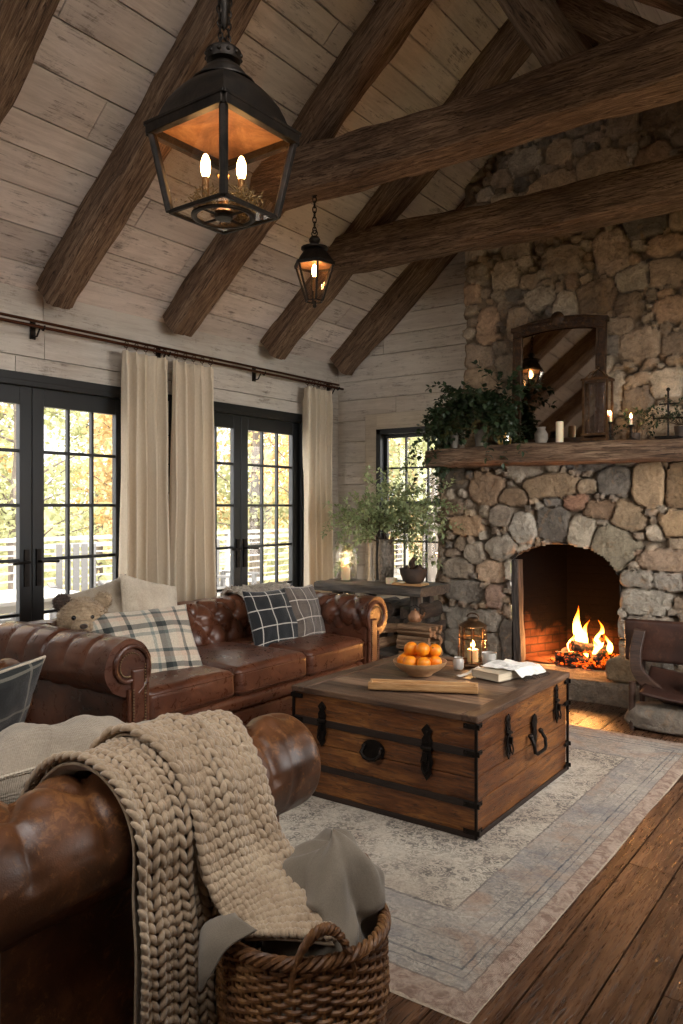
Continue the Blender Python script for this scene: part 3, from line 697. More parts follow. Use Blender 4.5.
# ------------------------------------------------------------------ rug
m = NM('faded_persian_rug'); o = m.mapping((1, 1, 1)); sp = m.n('SeparateXYZ'); m.l(o, sp.inputs[0])
RWX, RWY = 1.0, 1.505     # half sizes
ax = m.math('SUBTRACT', RWX, m.math('ABSOLUTE', sp.outputs[0])); ay = m.math('SUBTRACT', RWY, m.math('ABSOLUTE', sp.outputs[1]))
wob = m.math('MULTIPLY', m.math('SUBTRACT', m.noise(o, 30, 3, .6), .5), .012)
ed = m.math('ADD', m.math('MINIMUM', ax, m.math('MULTIPLY', ay, .62)), wob)       # distance in from the border
dn = m.noise(o, 9, 5, .7, 1.5); fine = m.noise(o, 70, 4, .8, .5); blot = m.noise(o, 2.6, 4, .6)
vb = m.voro(o, 26, 'F1'); sm = m.voro(m.mapping((1, 1, 1), loc=(3, 1, 0)), 13, 'F1')
scroll = m.ramp(m.math('ABSOLUTE', m.math('SUBTRACT', m.noise(o, 17, 3, .55, 2.8), .5)), [(.018, 1.0), (.045, 0.0)])
flower = m.ramp(m.math('ABSOLUTE', m.math('SUBTRACT', vb, .30)), [(.05, 1.0), (.13, 0.0)])
pat = m.math('MULTIPLY', m.math('MAXIMUM', m.math('MULTIPLY', scroll, .9), m.math('MULTIPLY', flower, .8)), m.ramp(m.noise(o, 5, 4, .7), [(.38, .15), (.56, 1.0)]))
field = m.mix(m.math('MULTIPLY', pat, .92), m.mix(m.ramp(blot, [(.35, 0.0), (.65, 1.0)]), 'c9bfae', 'b0a190'), '3f3c3c')
bv = m.voro(m.mapping((1, 1, 1), loc=(1, 4, 0)), 17, 'F1'); brs = m.ramp(m.math('ABSOLUTE', m.math('SUBTRACT', bv, .27)), [(.04, 1.0), (.12, 0.0)])
bpat = m.math('MULTIPLY', m.math('MAXIMUM', m.math('MULTIPLY', brs, .7), m.ramp(m.noise(o, 30, 5, .8, 2.2), [(.44, 0.0), (.58, 1.0)])), m.ramp(m.noise(o, 4.5, 4, .75), [(.35, .25), (.6, .95)]))
band = m.mix(bpat, m.mix(m.ramp(m.noise(o, 3.3, 4, .7), [(.4, 0.0), (.62, 1.0)]), 'b8ada0', 'a3988c'), '746f6b')
band = m.mix(m.math('MULTIPLY', m.ramp(m.noise(m.mapping((1, 1, 1), loc=(7, 0, 0)), 4, 5, .7, 1), [(.5, 0.0), (.66, 1.0)]), .6), band, 'a07f68')
band = m.mix(m.math('MULTIPLY', m.ramp(m.noise(m.mapping((1, 1, 1), loc=(2, 9, 0)), 2.2, 5, .7, 1), [(.5, 0.0), (.64, 1.0)]), .6), band, '77777a')
outer = m.mix(m.ramp(m.noise(o, 15, 4, .7, 1.5), [(.42, 0.0), (.6, .8)]), 'ac9685', '7a5f52')
def inr(a, b): return m.math('MULTIPLY', m.math('GREATER_THAN', ed, a), m.math('LESS_THAN', ed, b))
col = m.mix(inr(.31, 9), band, field)
lm = m.ramp(m.noise(o, 6, 4, .75), [(.34, .15), (.6, 1.0)])
for a, b, cc, k in ((.302, .310, '5a534e', .8), (.205, .209, '5a5550', .7), (.122, .129, '474c53', .9), (.098, .102, '484b50', .8), (.152, .155, '55585e', .6)): col = m.mix(m.math('MULTIPLY', m.math('MULTIPLY', inr(a, b), k), lm), col, cc)
col = m.mix(inr(-1, .066), col, outer); col = m.mix(inr(-1, .004), col, 'b7a48e'); col = m.mix(m.math('MULTIPLY', inr(.063, .068), .6), col, '5d534c')
col = m.mix(.55, col, m.mix(1.0, col, m.ramp(fine, [(.3, .5), (.52, 1.0), (.75, 1.5)]), 'MULTIPLY'))
col = m.mix(m.math('MULTIPLY', m.ramp(dn, [(.45, 0.0), (.7, 1.0)]), .3), col, 'b8aa98')
wv = m.n('TexWave'); wv.inputs['Scale'].default_value = 60; m.l(o, wv.inputs['Vector'])
m.set(Base_Color=col, Roughness=.97, Normal=m.bump(m.math('ADD', fine, m.math('MULTIPLY', wv.outputs['Fac'], .4)), .6, .004)); M_RUG = m.m
mb = MB()
def rg(u, v):
    x = (u-.5)*2*RWX; y = (v-.5)*2*RWY; e = min(u, 1-u, v, 1-v)
    return (x+.008*nz(0, y, 1, 2), y+.008*nz(x, 0, 5, 2), (.0 if e < 1e-6 else .009)+.0015*nz(x, y, 0, 6)+.001)
mb.grid(rg, 60, 90)
rug = mb.build('area_rug', M_RUG, loc=(-1.965, 3.425, 0)); tag(rug, 'large faded cream and blue-grey patterned rug under the wooden trunk', 'rug')

# ------------------------------------------------------------------ leather sofas
M_LEA = leather('chestnut_leather', '2f1810', '512d1d', '70452f', '8a6048', .25, .29)
M_LEA2 = leather('worn_saddle_leather', '2a160c', '50301b', '77492a', 'a66f3e', .55, .36)
M_WDARK = wood('dark_turned_wood', '160d08', '2c1a10', '45291a', 'Z', rough=.4)
M_NAIL = plain('brass_nail', '8d7a5a', .35, .9)
def roll_part(name, root, mat, r, L, c, axis, tuft=(.17, .135), depth=.028, t_from=-150, t_to=60, nose=0.0, buttons=True, sag=0.0, ends=(True, True), pleats=False, seam=None, seed=0):
    """padded roll along local Y (axis 'Y') or X; angle 0 = towards the seat side, +90 = top"""
    mb = MB(); n = 72; m_ = max(30, int(L/.014)); sy = L/round(L/tuft[0]); sa = tuft[1]/r
    A0, A1 = math.radians(t_from), math.radians(t_to)
    ex = [(-nose-0.0, .0)] if ends[0] else []
    stations = []
    nb = 14
    for k in range(nb+1):
        t = k/nb; stations.append((-L/2-nose*math.cos(t*PI/2), max(.001, math.sin(t*PI/2)**(.8) if nose > 0 else t)))
    for k in range(1, m_): stations.append((-L/2+L*k/m_, 1.0))
    for k in range(nb+1):
        t = 1-k/nb; stations.append((L/2+.0*nose, max(.001, t)))
    vs = []
    for (y, s) in stations:
        for k in range(n):
            a = 2*PI*k/n-PI/2-PI/2   # -180..180
            an = (a+PI) % (2*PI)-PI
            rr = r*s
            yy = y
            d = 0
            if s >= 1:
                fade_y = min(1, (L/2-abs(y))/.07)
                fa = max(0, min(1, (an-A0)/.45))*max(0, min(1, (A1-an)/.3))
                U = (y+L/2)/sy; V = (an-A1)/sa
                Pq, Qq = U+V*.5-.0, U-V*.5
                h = (abs(math.sin(PI*Pq))*abs(math.sin(PI*Qq)))**.42
                near = math.exp(-(min(abs(Pq-round(Pq)), .5)**2+min(abs(Qq-round(Qq)), .5)**2)/.012)
                d = depth*(h-.62)*fa*fade_y-near*depth*.55*fa*fade_y
                # straight pleats running from the last row of buttons down the outside
                fb = max(0, min(1, (an-A1+.2)/.5)) if an < PI*.98 else 0
                ph = abs(math.sin(PI*U))**.3
                d += (depth*.38*(ph-.8)-.011*math.exp(-(min(U-math.floor(U), 1-U+math.floor(U))*sy/.006)**2))*fb*fade_y*(1 if pleats else .6)
                if seam is not None: d -= .006*math.exp(-((y-seam)/.006)**2)
                d += .004*nz(y, an, seed, 5)
            rr = r*s+d
            zz = rr*math.sin(an); xx = -rr*math.cos(an)
            if axis == 'Y': vs.append((c[0]+xx, c[1]+yy, c[2]+zz-sag*(1-(2*y/L)**2)))
            else: vs.append((c[0]+yy, c[1]+xx, c[2]+zz))
    fs = [(j*n+k, j*n+(k+1) % n, (j+1)*n+(k+1) % n, (j+1)*n+k) for j in range(len(stations)-1) for k in range(n)]
    mb.add(vs, fs); o = mb.build(name, mat, root, weld=True, angle=80)
    if buttons:
        bm0 = MB(); bm0.sphere((0, 0, 0), .011, 10, 6, sq=(1, 1, .7)); proto = None
        rows = int((A1-A0)/(sa))
        for j in range(0, rows+1):
            for i in range(0, int(round(L/sy))+1):
                # P,Q integers: U=(P+Q)/2, V=P-Q
                V = -j; U = i+(.5 if j % 2 else 0)
                y = U*sy-L/2; an = A1+V*sa
                if abs(y) > L/2-.05 or an < A0+.3 or an > A1+.01: continue
                rr = r-depth*1.05
                xx = -rr*math.cos(an); zz = rr*math.sin(an)
                loc = (c[0]+xx, c[1]+y, c[2]+zz) if axis == 'Y' else (c[0]+y, c[1]+xx, c[2]+zz)
                if proto is None: b = bm0.build('tufting_button', mat, o, loc=loc); proto = b
                else: b = proto.copy(); COL.objects.link(b); b.parent = o; b.location = loc
                if len(o.children) > 60: return o
    return o
def tufted_panel(name, root, mat, org, eu, ev, en, W, H, th, tuft=(.17, .15), depth=.035, buttons=True, bow=0.02):
    org, eu, ev, en = map(Vector, (org, eu, ev, en)); nu = int(W/.014); nv = int(H/.014); mb = MB(); nc = max(1, round(W/tuft[0])); su = W/nc; sv = tuft[1]
    def f(u, v):
        x = u*W; y = v*H; U = x/su; V = (H-y)/sv
        Pq, Qq = U+V*.5, U-V*.5; e = min(1, min(u, 1-u)*W/.05, v*H/.05)
        h = (abs(math.sin(PI*Pq))*abs(math.sin(PI*Qq)))**.42
        near = math.exp(-((Pq-round(Pq))**2+(Qq-round(Qq))**2)/.012)
        d = depth*(h-.6)*e-near*depth*.5*e
        return org+eu*x+ev*y+en*(th+bow*math.sin(PI*v)+d-(1-e)*.03)
    mb.grid(f, nu, nv)
    # body behind the padding
    c = org+eu*W/2+ev*H/2; base = len(mb.v); w1 = nu+1
    for (u0, v0) in ((0, 0), (1, 0), (1, 1), (0, 1)): mb.v.append(tuple(org+eu*W*u0+ev*H*v0-en*.02))
    bl = [j for j in range(nu+1)]; br = [j*w1+nu for j in range(nv+1)]; tp = [nv*w1+nu-j for j in range(nu+1)]; lf = [(nv-j)*w1 for j in range(nv+1)]
    mb.f += [tuple([base+1, base]+bl), tuple([base+2, base+1]+br), tuple([base+3, base+2]+tp), tuple([base, base+3]+lf), (base, base+1, base+2, base+3)]; mb.mi += [0]*5
    o = mb.build(name, mat, root, angle=80)
    if buttons:
        bm0 = MB(); bm0.sphere((0, 0, 0), .011, 10, 6); proto = None
        for j in range(1, int(H/sv)+1):
            for i in range(nc+1):
                U = i+(.5 if j % 2 else 0); x = U*su; y = H-j*sv
                if x < .05 or x > W-.05 or y < .06: continue
                loc = org+eu*x+ev*y+en*(th+bow*math.sin(PI*y/H)-depth*1.0)
                if proto is None: b = bm0.build('tufting_button', mat, o, loc=loc); proto = b
                else: b = proto.copy(); COL.objects.link(b); b.parent = o; b.location = loc
    return o
def spiral_panel(root, mat, x, y, zc, r, ztop, side, post=.12):
    """scrolled arm front: padded post and a scroll ridge, with two rows of nails"""
    mb = MB(); pts = []
    for k in range(40):
        t = k/39; a = math.radians(-60+t*330); q = r*(.42+.50*t); pts.append((x+side*math.cos(a)*q, y-.012, zc+math.sin(a)*q))
    return pts
def chesterfield(root, W, D, H, ncush, mat, r=.125, seat_z=.50, nose=0.0, arm_depth=.03, tufts=(.17, .135), seam=None, front_detail=True, seed=0, t_to=75):
    pw = .13                                    # arm post width
    for sg in (-1, 1):
        cx = sg*(W/2-r); zc = H-r; L = D-.03
        # arm roll: built seat side = +x for left arm
        sub = thing_arm = bpy.data.objects.new('arm', None); COL.objects.link(sub); sub.parent = root; sub.location = (cx, 0, 0); sub.empty_display_size = .05
        if sg > 0: sub.scale = (1, 1, 1)
        mb = MB()
        R_ = roll_part('arm_roll', root, mat, r, L, (0, .0, 0), 'Y', tufts, arm_depth, -120, t_to, nose=nose, pleats=True, seam=seam, buttons=False, seed=seed+sg)
        R_.location = (cx, 0, zc); R_.scale = (-sg*-1 if False else (1 if sg > 0 else -1), 1, 1)
        bpy.data.objects.remove(sub)
        # arm body under the roll
        xi = sg*(W/2-2*r+.01+pw/2-.005)
        b = rbox(pw/2, L/2-.004, (zc-.07)/2, .028, 6, c=(sg*(W/2-2*r+.02+pw/2), 0, (zc-.07)/2+.07)); b.build('arm_panel', mat, root, weld=True)
        if front_detail:
            # front facing: scroll ridge, raised post strip, piping and two rows of nails
            yf = -L/2-nose*.0; f = MB(); pts = []
            for k in range(44):
                t = k/43; a = math.radians(-100+t*350); q = r*(.45+.52*t)
                pts.append((cx-sg*math.cos(a)*q*-1, yf-.006, zc+math.sin(a)*q))
            f.tube(pts, .011, 8)
            x0 = sg*(W/2-2*r+.02); x1 = sg*(W/2-2*r+.02+pw)
            f.tube([(x0+sg*.012, yf-.006, .08), (x0+sg*.012, yf-.006, zc-.02), (x0+sg*.004, yf-.006, zc+.03)], .011, 8)
            f.tube([(x1-sg*.012, yf-.006, .08), (x1-sg*.012, yf-.006, zc-r*.75)], .011, 8)
            f.build('arm_piping', mat, root)
            s2 = rbox(pw/2-.028, .014, (zc-.10)/2, .012, 6, c=(sg*(W/2-2*r+.02+pw/2), yf-.002, (zc-.10)/2+.09)); s2.build('arm_facing', mat, root, weld=True)
            for xx, zm in ((x0+sg*.03, zc+.02), (x1-sg*.03, zc-r*.7)):
                nl = MB(); z = .1
                while z < zm: nl.sphere((xx, yf-.018, z), .0042, 8, 5, sq=(1, .6, 1)); z += .014
                o = nl.build('nailhead_trim', M_NAIL, root); o['label'] = 'row of small brass nailheads'
            nl = MB()
            for k in range(22):
                a = math.radians(-95+k*11); q = r*(.30+.012*k); nl.sphere((cx+sg*math.cos(a)*q, yf-.006, zc+math.sin(a)*q), .0042, 8, 5)
            o = nl.build('nailhead_trim', M_NAIL, root); o['label'] = 'row of small brass nailheads'
    # back
    Wi = W-4*r+.10
    roll = roll_part('back_roll', root, mat, r, W-.28, (0, 0, 0), 'X', tufts, arm_depth, -125, 75, buttons=False, seed=seed+5); roll.location = (0, D/2-r, H-r)
    tufted_panel('backrest', root, mat, (-Wi/2, D/2-.20-.10, seat_z-.08), (1, 0, 0), (0, .22, .975), (0, -1, 0), Wi, H-r-seat_z+.12, .0, (tufts[0], .14), arm_depth*1.1)
    b = rbox(W/2-.06, .055, (H-r-.07)/2, .02, 6, c=(0, D/2-.12, (H-r-.07)/2+.07)); b.build('back_panel', mat, root, weld=True)
    # seat cushions
    x0 = -W/2+2*r+.0+.02+.0; Ws = W-2*(2*r-.0)-.04+.0
    Ws = W-2*(2*r-.12+.02)-.0 if False else W-4*r-.04+.0
    x0 = -Ws/2-.0; pw_gap = 0
    wi = W-2*(2*r-.02)-.0; x0 = -wi/2+.0
    inner = W/2-2*r+.02; x0 = -inner; cw = 2*inner/ncush
    inner2 = inner
    for k in range(ncush):
        cxk = x0+cw*(k+.5); q = rbox(cw/2-.004, (D-.31)/2, .082, .045, 8, crown=.022, wob=.006, seed=seed+k*9.7); c = q.build('seat_cushion', mat, root, weld=True, loc=(cxk, -.155+.02, seat_z-.088))
        pp = MB(); hx, hy = cw/2-.006, (D-.31)/2-.002
        def ring(z):
            P_ = []; rr = .045
            for (sx, sy, a0) in ((1, -1, -90), (1, 1, 0), (-1, 1, 90), (-1, -1, 180)):
                for t in range(6):
                    a = math.radians(a0+t*18); P_.append((sx*(hx-rr)+rr*math.cos(a), sy*(hy-rr)+rr*math.sin(a), z))
            return P_
        pp.tube(ring(.050), .0055, 6, closed=True); pp.tube(ring(-.050), .0055, 6, closed=True); pp.build('piping', mat, c)
    # base: padded rail and apron
    q = rbox(inner, .055, .042, .036, 8, wob=.003, seed=seed, c=(0, -D/2+.085, seat_z-.205)); q.build('front_rail', mat, root, weld=True)
    q = rbox(inner, (D-.12)/2, .085, .02, 8, wob=.004, seed=seed+3, c=(0, .02, .17)); q.build('base_apron', mat, root, weld=True)
    for sx in (-1, 1):
        for sy in (-1, 1):
            ft = MB(); ft.lathe([(.022, 0), (.030, .012), (.038, .035), (.034, .06), (.026, .085)], 16); ft.build('foot', M_WDARK, root, loc=(sx*(W/2-2*r+.075), sy*(D/2-.11), .0))
# far sofa along the french doors, facing +x
FS_Y0, FS_Y1 = 2.27, 4.66
sofa = thing('leather_sofa', 'long chestnut leather chesterfield sofa in front of the french doors, behind the wooden trunk', 'sofa', (-3.47, (FS_Y0+FS_Y1)/2, 0), (0, 0, PI/2))
chesterfield(sofa, FS_Y1-FS_Y0, 1.02, .775, 3, M_LEA, r=.135, seat_z=.515, arm_depth=.036, tufts=(.18, .15), seed=3)
# near sofa, facing the fire (+y)
sofa2 = thing('leather_sofa', 'worn tan leather chesterfield sofa in the left foreground under the chunky knit throw', 'sofa', (-2.37, 1.325, 0), (0, 0, PI))
chesterfield(sofa2, 1.82, 1.18, .745, 2, M_LEA2, r=.145, seat_z=.47, nose=.055, arm_depth=.055, tufts=(.19, .17), seam=-.46, front_detail=False, seed=40, t_to=114)

# ------------------------------------------------------------------ cushions
def pillow(name, mat, w, h, t, loc, rot, label, cat='cushion', group=None, wrinkle=.012, seed=0, piping=None, fringe=None, sag=.0):
    mb = MB(); n = 40
    def side(sg):
        def f(u, v):
            a, b = (u-.5)*2, (v-.5)*2
            a = math.sin(a*PI/2)*.35+a*.65; b = math.sin(b*PI/2)*.35+b*.65
            x = w/2*a*(1-.07*(1-b*b)); z = h/2*b*(1-.07*(1-a*a))
            k = max(0, (1-a**2)*(1-b**2)); y = t/2*k**.42
            y += (wrinkle*(nz(x+seed, z, sg*2, 7)+.6*nz(x+seed, z, sg*5, 16)))*min(1, k*4)
            z -= sag*(1-b)*.5*(1-k)*.0
            y *= 1+sag*(-b)*.5
            return (x, sg*y, z+.006*nz(x+seed, z, 9, 6))
        return f
    mb.grid(side(-1), n, n, uv=True); mb.grid(side(1), n, n, flip=True, uv=True)
    o = mb.build(name, mat, loc=loc, rot=rot); 
    tag(o, label, cat, group)
    if piping is not None:
        p = MB(); pts = []
        for k in range(4*30):
            s = k/30; e = int(s); t_ = s-e; a, b = [(-1+2*t_, -1), (1, -1+2*t_), (1-2*t_, 1), (-1, 1-2*t_)][e]
            aa = math.sin(a*PI/2)*.35+a*.65; bb = math.sin(b*PI/2)*.35+b*.65
            pts.append((w/2*aa*(1-.07*(1-bb*bb)), 0, h/2*bb*(1-.07*(1-aa*aa))))
        p.tube(pts, .006, 6, closed=True); p.build('piping', piping, o)
    return o
M_LINEN = fabric('natural_linen', '8d7d69', 'b9aa94', 500, .7)
M_LINEN2 = fabric('grey_beige_linen', '958877', 'bfb09c', 420, .7)
M_CREAM = fabric('cream_knit_fabric', 'b5a48c', 'dccfba', 260, .9)
M_PL1 = plaid('cream_green_plaid', 'cfc4b2', [(0, 'd8cebd'), (.10, '97a09b'), (.16, 'd8cebd'), (.24, '2f3634'), (.36, '59605c'), (.44, 'd8cebd'), (.60, 'd9c6b4'), (.72, '3e4543'), (.80, 'd8cebd')],
            [(0, 'd8cebd'), (.12, '8c938f'), (.2, 'd8cebd'), (.30, '2f3634'), (.44, 'd8cebd'), (.58, 'd9c2ae'), (.70, '6a706d'), (.78, 'd8cebd')], 2.2, 2.0)
M_PL2 = plaid('black_windowpane', '1d2024', [(0, '1b1e22'), (.98, '1b1e22')], [(0, '1b1e22'), (.98, '1b1e22')], 3.6, 4.0, [(.46, .53, 'c9c3b8'), (.46, .53, 'c9c3b8')])
M_PL3 = plaid('taupe_windowpane', '75695f', [(0, '776b61'), (.25, '665b53'), (.75, '776b61')], [(0, '776b61'), (.25, '665b53'), (.75, '776b61')], 3.6, 3.6, [(.47, .53, 'cfc6b8'), (.47, .53, 'cfc6b8')])
M_PL4 = plaid('dark_green_plaid', '3d4240', [(0, '1e2221'), (.3, '34393a'), (.6, '171a19')], [(0, '1e2221'), (.3, '363b38'), (.6, '171a19')], 2.6, 2.6, [(.45, .52, '7d796d'), (.45, .52, '7d796d')])
R_ = math.radians
pillow('plaid_cushion', M_PL1, .62, .44, .17, (-3.34, 2.82, .645), (R_(-30), 0, R_(78)), 'large cream cushion with dark green tartan check at the near end of the far sofa', seed=2, sag=.3)
pillow('plaid_cushion', M_PL2, .42, .40, .14, (-3.40, 3.93, .66), (R_(-20), R_(0), R_(84)), 'black cushion with thin white windowpane check on the far sofa', seed=12, sag=.3)
pillow('plaid_cushion', M_PL3, .40, .40, .13, (-3.38, 4.25, .66), (R_(-18), R_(3), R_(100)), 'taupe cushion with thin pale check at the far end of the far sofa', seed=22, sag=.3)
pillow('knit_cushion', M_CREAM, .46, .42, .14, (-3.66, 3.12, .76), (R_(-18), R_(14), R_(92)), 'pale oatmeal textured cushion with a raised corner behind the tartan cushion', seed=31, wrinkle=.02)
pillow('knit_cushion', M_LINEN, .48, .42, .15, (-3.74, 2.90, .76), (R_(-26), R_(-10), R_(96)), 'crumpled beige cushion leaning on the sofa back beside the toy bear', seed=35, wrinkle=.03)
pillow('linen_cushion', M_LINEN2, .62, .44, .27, (-1.975, 1.30, .635), (R_(-62), R_(4), R_(-104)), 'big crumpled oatmeal linen cushion lying inside the arm of the near sofa', seed=41, wrinkle=.055, piping=M_CREAM)
pillow('plaid_cushion', M_PL4, .50, .46, .16, (-2.97, 1.66, .56), (R_(-28), R_(4), R_(-84)), 'dark green checked cushion with cream edge at the left arm of the near sofa', seed=51, piping=M_CREAM)

# toy bear
M_FUR = fabric('bear_plush', '8a7459', 'b9a284', 120, 1.0, 30); M_FURD = fabric('bear_plush_dark', '2d221b', '4c3a2e', 120, 1.0, 30)
def fuzz(o_mb, pts, ln, seed=0, n=1):
    R = random.Random(seed)
    for p, d in pts:
        p = Vector(p); d = Vector(d)+Vector((R.uniform(-.5, .5), R.uniform(-.5, .5), R.uniform(-.4, .4))); d.normalize(); s = Vector((R.uniform(-1, 1), R.uniform(-1, 1), R.uniform(-1, 1))).cross(d).normalized()*.0018
        o_mb.add([p-s, p+s, p+d*ln*R.uniform(.5, 1)], [(0, 1, 2)])
def fuzzy_ball(mb, c, r, sq=(1, 1, 1), n=700, ln=.014, seed=0):
    mb.sphere(c, r, 20, 14, sq=sq); R = random.Random(seed); L = []
    for _ in range(n):
        z = R.uniform(-1, 1); a = R.uniform(0, 2*PI); q = math.sqrt(1-z*z); d = Vector((q*math.cos(a), q*math.sin(a), z))
        L.append((Vector(c)+Vector((d.x*r*sq[0], d.y*r*sq[1], d.z*r*sq[2])), d))
    fuzz(mb, L, ln, seed)
bear = thing('toy_bear', 'light brown plush toy bear with one dark ear in the corner of the far sofa', 'toy', (-3.60, 2.60, .52), (0, 0, R_(-30)))
b = MB(); fuzzy_ball(b, (0, .0, .10), .12, (1.2, 1, .95), 1600, .014, 1); fuzzy_ball(b, (.16, -.10, .05), .05, (1.3, 1, .9), 400, .012, 2); fuzzy_ball(b, (.16, .1, .04), .05, (1.3, 1, .9), 400, .012, 3); b.build('body', M_FUR, bear)
b = MB(); fuzzy_ball(b, (0, 0, 0), .115, (1.05, 1.12, .92), 2600, .014, 4); fuzzy_ball(b, (.10, -.01, -.035), .052, (1, 1.1, .8), 800, .010, 5); hd_ = b.build('head', M_FUR, bear, loc=(.03, 0, .285))
for sy in (-1, 1):
    b = MB(); fuzzy_ball(b, (0, 0, 0), .045, (.55, 1, 1), 700, .012, 6+sy); b.build('ear', M_FURD if sy < 0 else M_FUR, hd_, loc=(-.01, sy*.105, .085))
    b = MB(); b.sphere((0, 0, 0), .013, 12, 8); b.build('eye', plain('black_bead', '060505', .15), hd_, loc=(.105, sy*.045-.01, .015))
b = MB(); b.sphere((0, 0, 0), .018, 12, 8, sq=(.8, 1.2, .8)); b.build('nose', M_FURD, hd_, loc=(.150, -.01, -.025))

# rumpled furry throw along the sofa back
M_THROW = fabric('rumpled_throw', 'a39483', 'd8ccba', 160, 1.0, 22)
mb = MB()
def ft(u, v):
    y = 4.02+u*.56; a = (v-.5)*2.5; bul = .035*nz(u*6, v*4, 2, 1)+.02*nz(u*16, v*9, 7, 1)
    r_ = .150+.02*math.sin(u*17)*.5+bul+.012
    x = -3.855+r_*math.sin(a); z = .64+r_*math.cos(a)
    if v > .85: z -= (v-.85)*.6
    if v < .15: z -= (.15-v)*.6
    return (x, y+.02*nz(v*4, u*3, 1, 1), z)
mb.grid(ft, 90, 50); pts = []
vv = list(mb.v)
R = random.Random(4)
for _ in range(5200):
    p = Vector(R.choice(vv)); d = (p-Vector((-3.855, p.y, .64))).normalized(); pts.append((p+Vector((R.uniform(-.01, .01), R.uniform(-.01, .01), 0)), d))
fuzz(mb, pts, .022, 9)
th_ = mb.build('fur_throw', M_THROW); tag(th_, 'rumpled pale grey-brown furry throw over the back of the far sofa behind the checked cushions', 'throw blanket')
th_.modifiers.new('thickness', 'SOLIDIFY').thickness = .008

# ------------------------------------------------------------------ trunk
M_TR = wood('trunk_boards', '2f180a', '7a4a22', 'b27a40', 'X', rough=.45, scale=1.2, bump=.4, cracks=.6, horiz=True, mott=.7)
M_TRTOP = wood('trunk_lid_boards', '35271d', '6b5240', '9a7e66', 'X', rough=.48, scale=.9, bump=.35, pid=True, cracks=.4)
M_TRFR = wood('trunk_lid_frame', '2f2118', '5c4332', '866952', 'Y', rough=.5, scale=.9, bump=.35, cracks=.4)
M_STRAP = wood('dark_wood_strap', '120b07', '2a1a10', '3d281a', 'X', rough=.6, horiz=True)
TX, TY, TZ = .488, .535, .519
tr = thing('trunk', 'large antique wooden trunk with iron latches used as a coffee table on the rug', 'trunk', (-1.949, 3.507, .011))
mb = MB()
for z0, z1 in ((0, .15), (.153, .25), (.253, .352)): mb.box((0, 0, (z0+z1)/2), (2*TX-.012, 2*TY-.012, z1-z0))
mb.build('chest_body', M_TR, tr, smooth=False, bevel=.003)
mb = MB(); mb.box((0, 0, .357+.068), (2*TX-.006, 2*TY-.006, .135)); lid = mb.build('lid', M_TR, tr, smooth=False, bevel=.003)
mb = MB(); mb.pid = []; R = random.Random(8); n = 7; w_ = (2*TY-.14)/n
for k in range(n):
    mb.box((0, -TY+.07+w_*(k+.5), .499), (2*TX-.125, w_-.0025, .022)); mb.pid += [R.random()]*6
mb.build('lid_boards', M_TRTOP, tr, smooth=False, bevel=.002)
for sx in (-1, 1): mb = MB(); mb.box((sx*(TX-.027), 0, .502), (.075, 2*TY+.02, .028)); mb.build('lid_frame', M_TRFR, tr, smooth=False, bevel=.005)
M_TRFR2 = wood('trunk_lid_frame_cross', '2f2118', '5c4332', '866952', 'X', rough=.5, scale=.9, bump=.35, cracks=.4)
for sy in (-1, 1): mb = MB(); mb.box((0, sy*(TY-.027), .502), (2*TX-.13, .075, .028)); mb.build('lid_frame', M_TRFR2, tr, smooth=False, bevel=.005)
mb = MB()
for z, hh in ((.357, .034), (.143, .030), (.012, .024)):
    for sy in (-1, 1): mb.box((0, sy*(TY-.001), z), (2*TX+.004, .008, hh))
for sx in (-1, 1):
    mb.box((sx*(TX-.001), 0, .012), (.008, 2*TY, .022))
mb.build('strap', M_STRAP, tr, smooth=False, bevel=.002)
for sx in (-1, 1):
    for sy in (-1, 1):
        mb = MB()
        for z in (.47, .357, .143, .03):
            mb.box((sx*(TX-.02), sy*(TY+.004), z), (.075, .004, .022)); mb.box((sx*(TX+.004), sy*(TY-.02), z), (.004, .055, .022))
            mb.sphere((sx*(TX-.045), sy*(TY+.006), z), .005, 8, 5); mb.sphere((sx*(TX+.006), sy*(TY-.038), z), .005, 8, 5)
        mb.box((sx*(TX+.001), sy*(TY+.001), .245), (.012, .012, .48))
        mb.build('corner_bracket', M_IRON, tr, smooth=False, bevel=.0015)
def hasp(wld, rz, s=1.0):
    """ornate hasp: pierced upper strap, hinge barrel, drop plate with pointed foot"""
    mb = MB(); T = Matrix.Rotation(PI/2, 4, 'X')
    up = [(-.018, 0), (-.022, .03), (-.012, .045), (-.024, .062), (-.010, .078), (0, .088), (.010, .078), (.024, .062), (.012, .045), (.022, .03), (.018, 0)]
    dn = [(-.014, .005), (-.020, -.03), (-.026, -.05), (-.016, -.075), (-.020, -.09), (0, -.118), (.020, -.09), (.016, -.075), (.026, -.05), (.020, -.03), (.014, .005)]
    mb.prism([(x*s, y*s) for x, y in up], 0, .005, T); mb.prism([(x*s, y*s) for x, y in dn], 0, .007, T)
    mb.tube([(-.022*s, -.006, 0), (.022*s, -.006, 0)], .008*s, 10)
    mb.box((0, -.014, -.03*s), (.014*s, .018, .03*s)); mb.tube([(-.012*s, -.014, -.045*s), (-.014*s, -.02, -.075*s), (0, -.022, -.09*s), (.014*s, -.02, -.075*s), (.012*s, -.014, -.045*s)], .004*s, 8)
    for z in (.06, .02, -.055, -.09): mb.sphere((0, -.006, z*s), .005, 8, 5)
    return mb.build('latch', M_IRON, tr, loc=wld, rot=(0, 0, rz), bevel=.001)
hasp((-2.26+1.949, -TY-.006, .372), 0, 1.05); hasp((-1.69+1.949, -TY-.006, .345), 0, 1.2)
hasp((TX+.005, 3.28-3.507, .375), PI/2, 1.0); hasp((TX+.005, 3.87-3.507, .40), PI/2, .95)
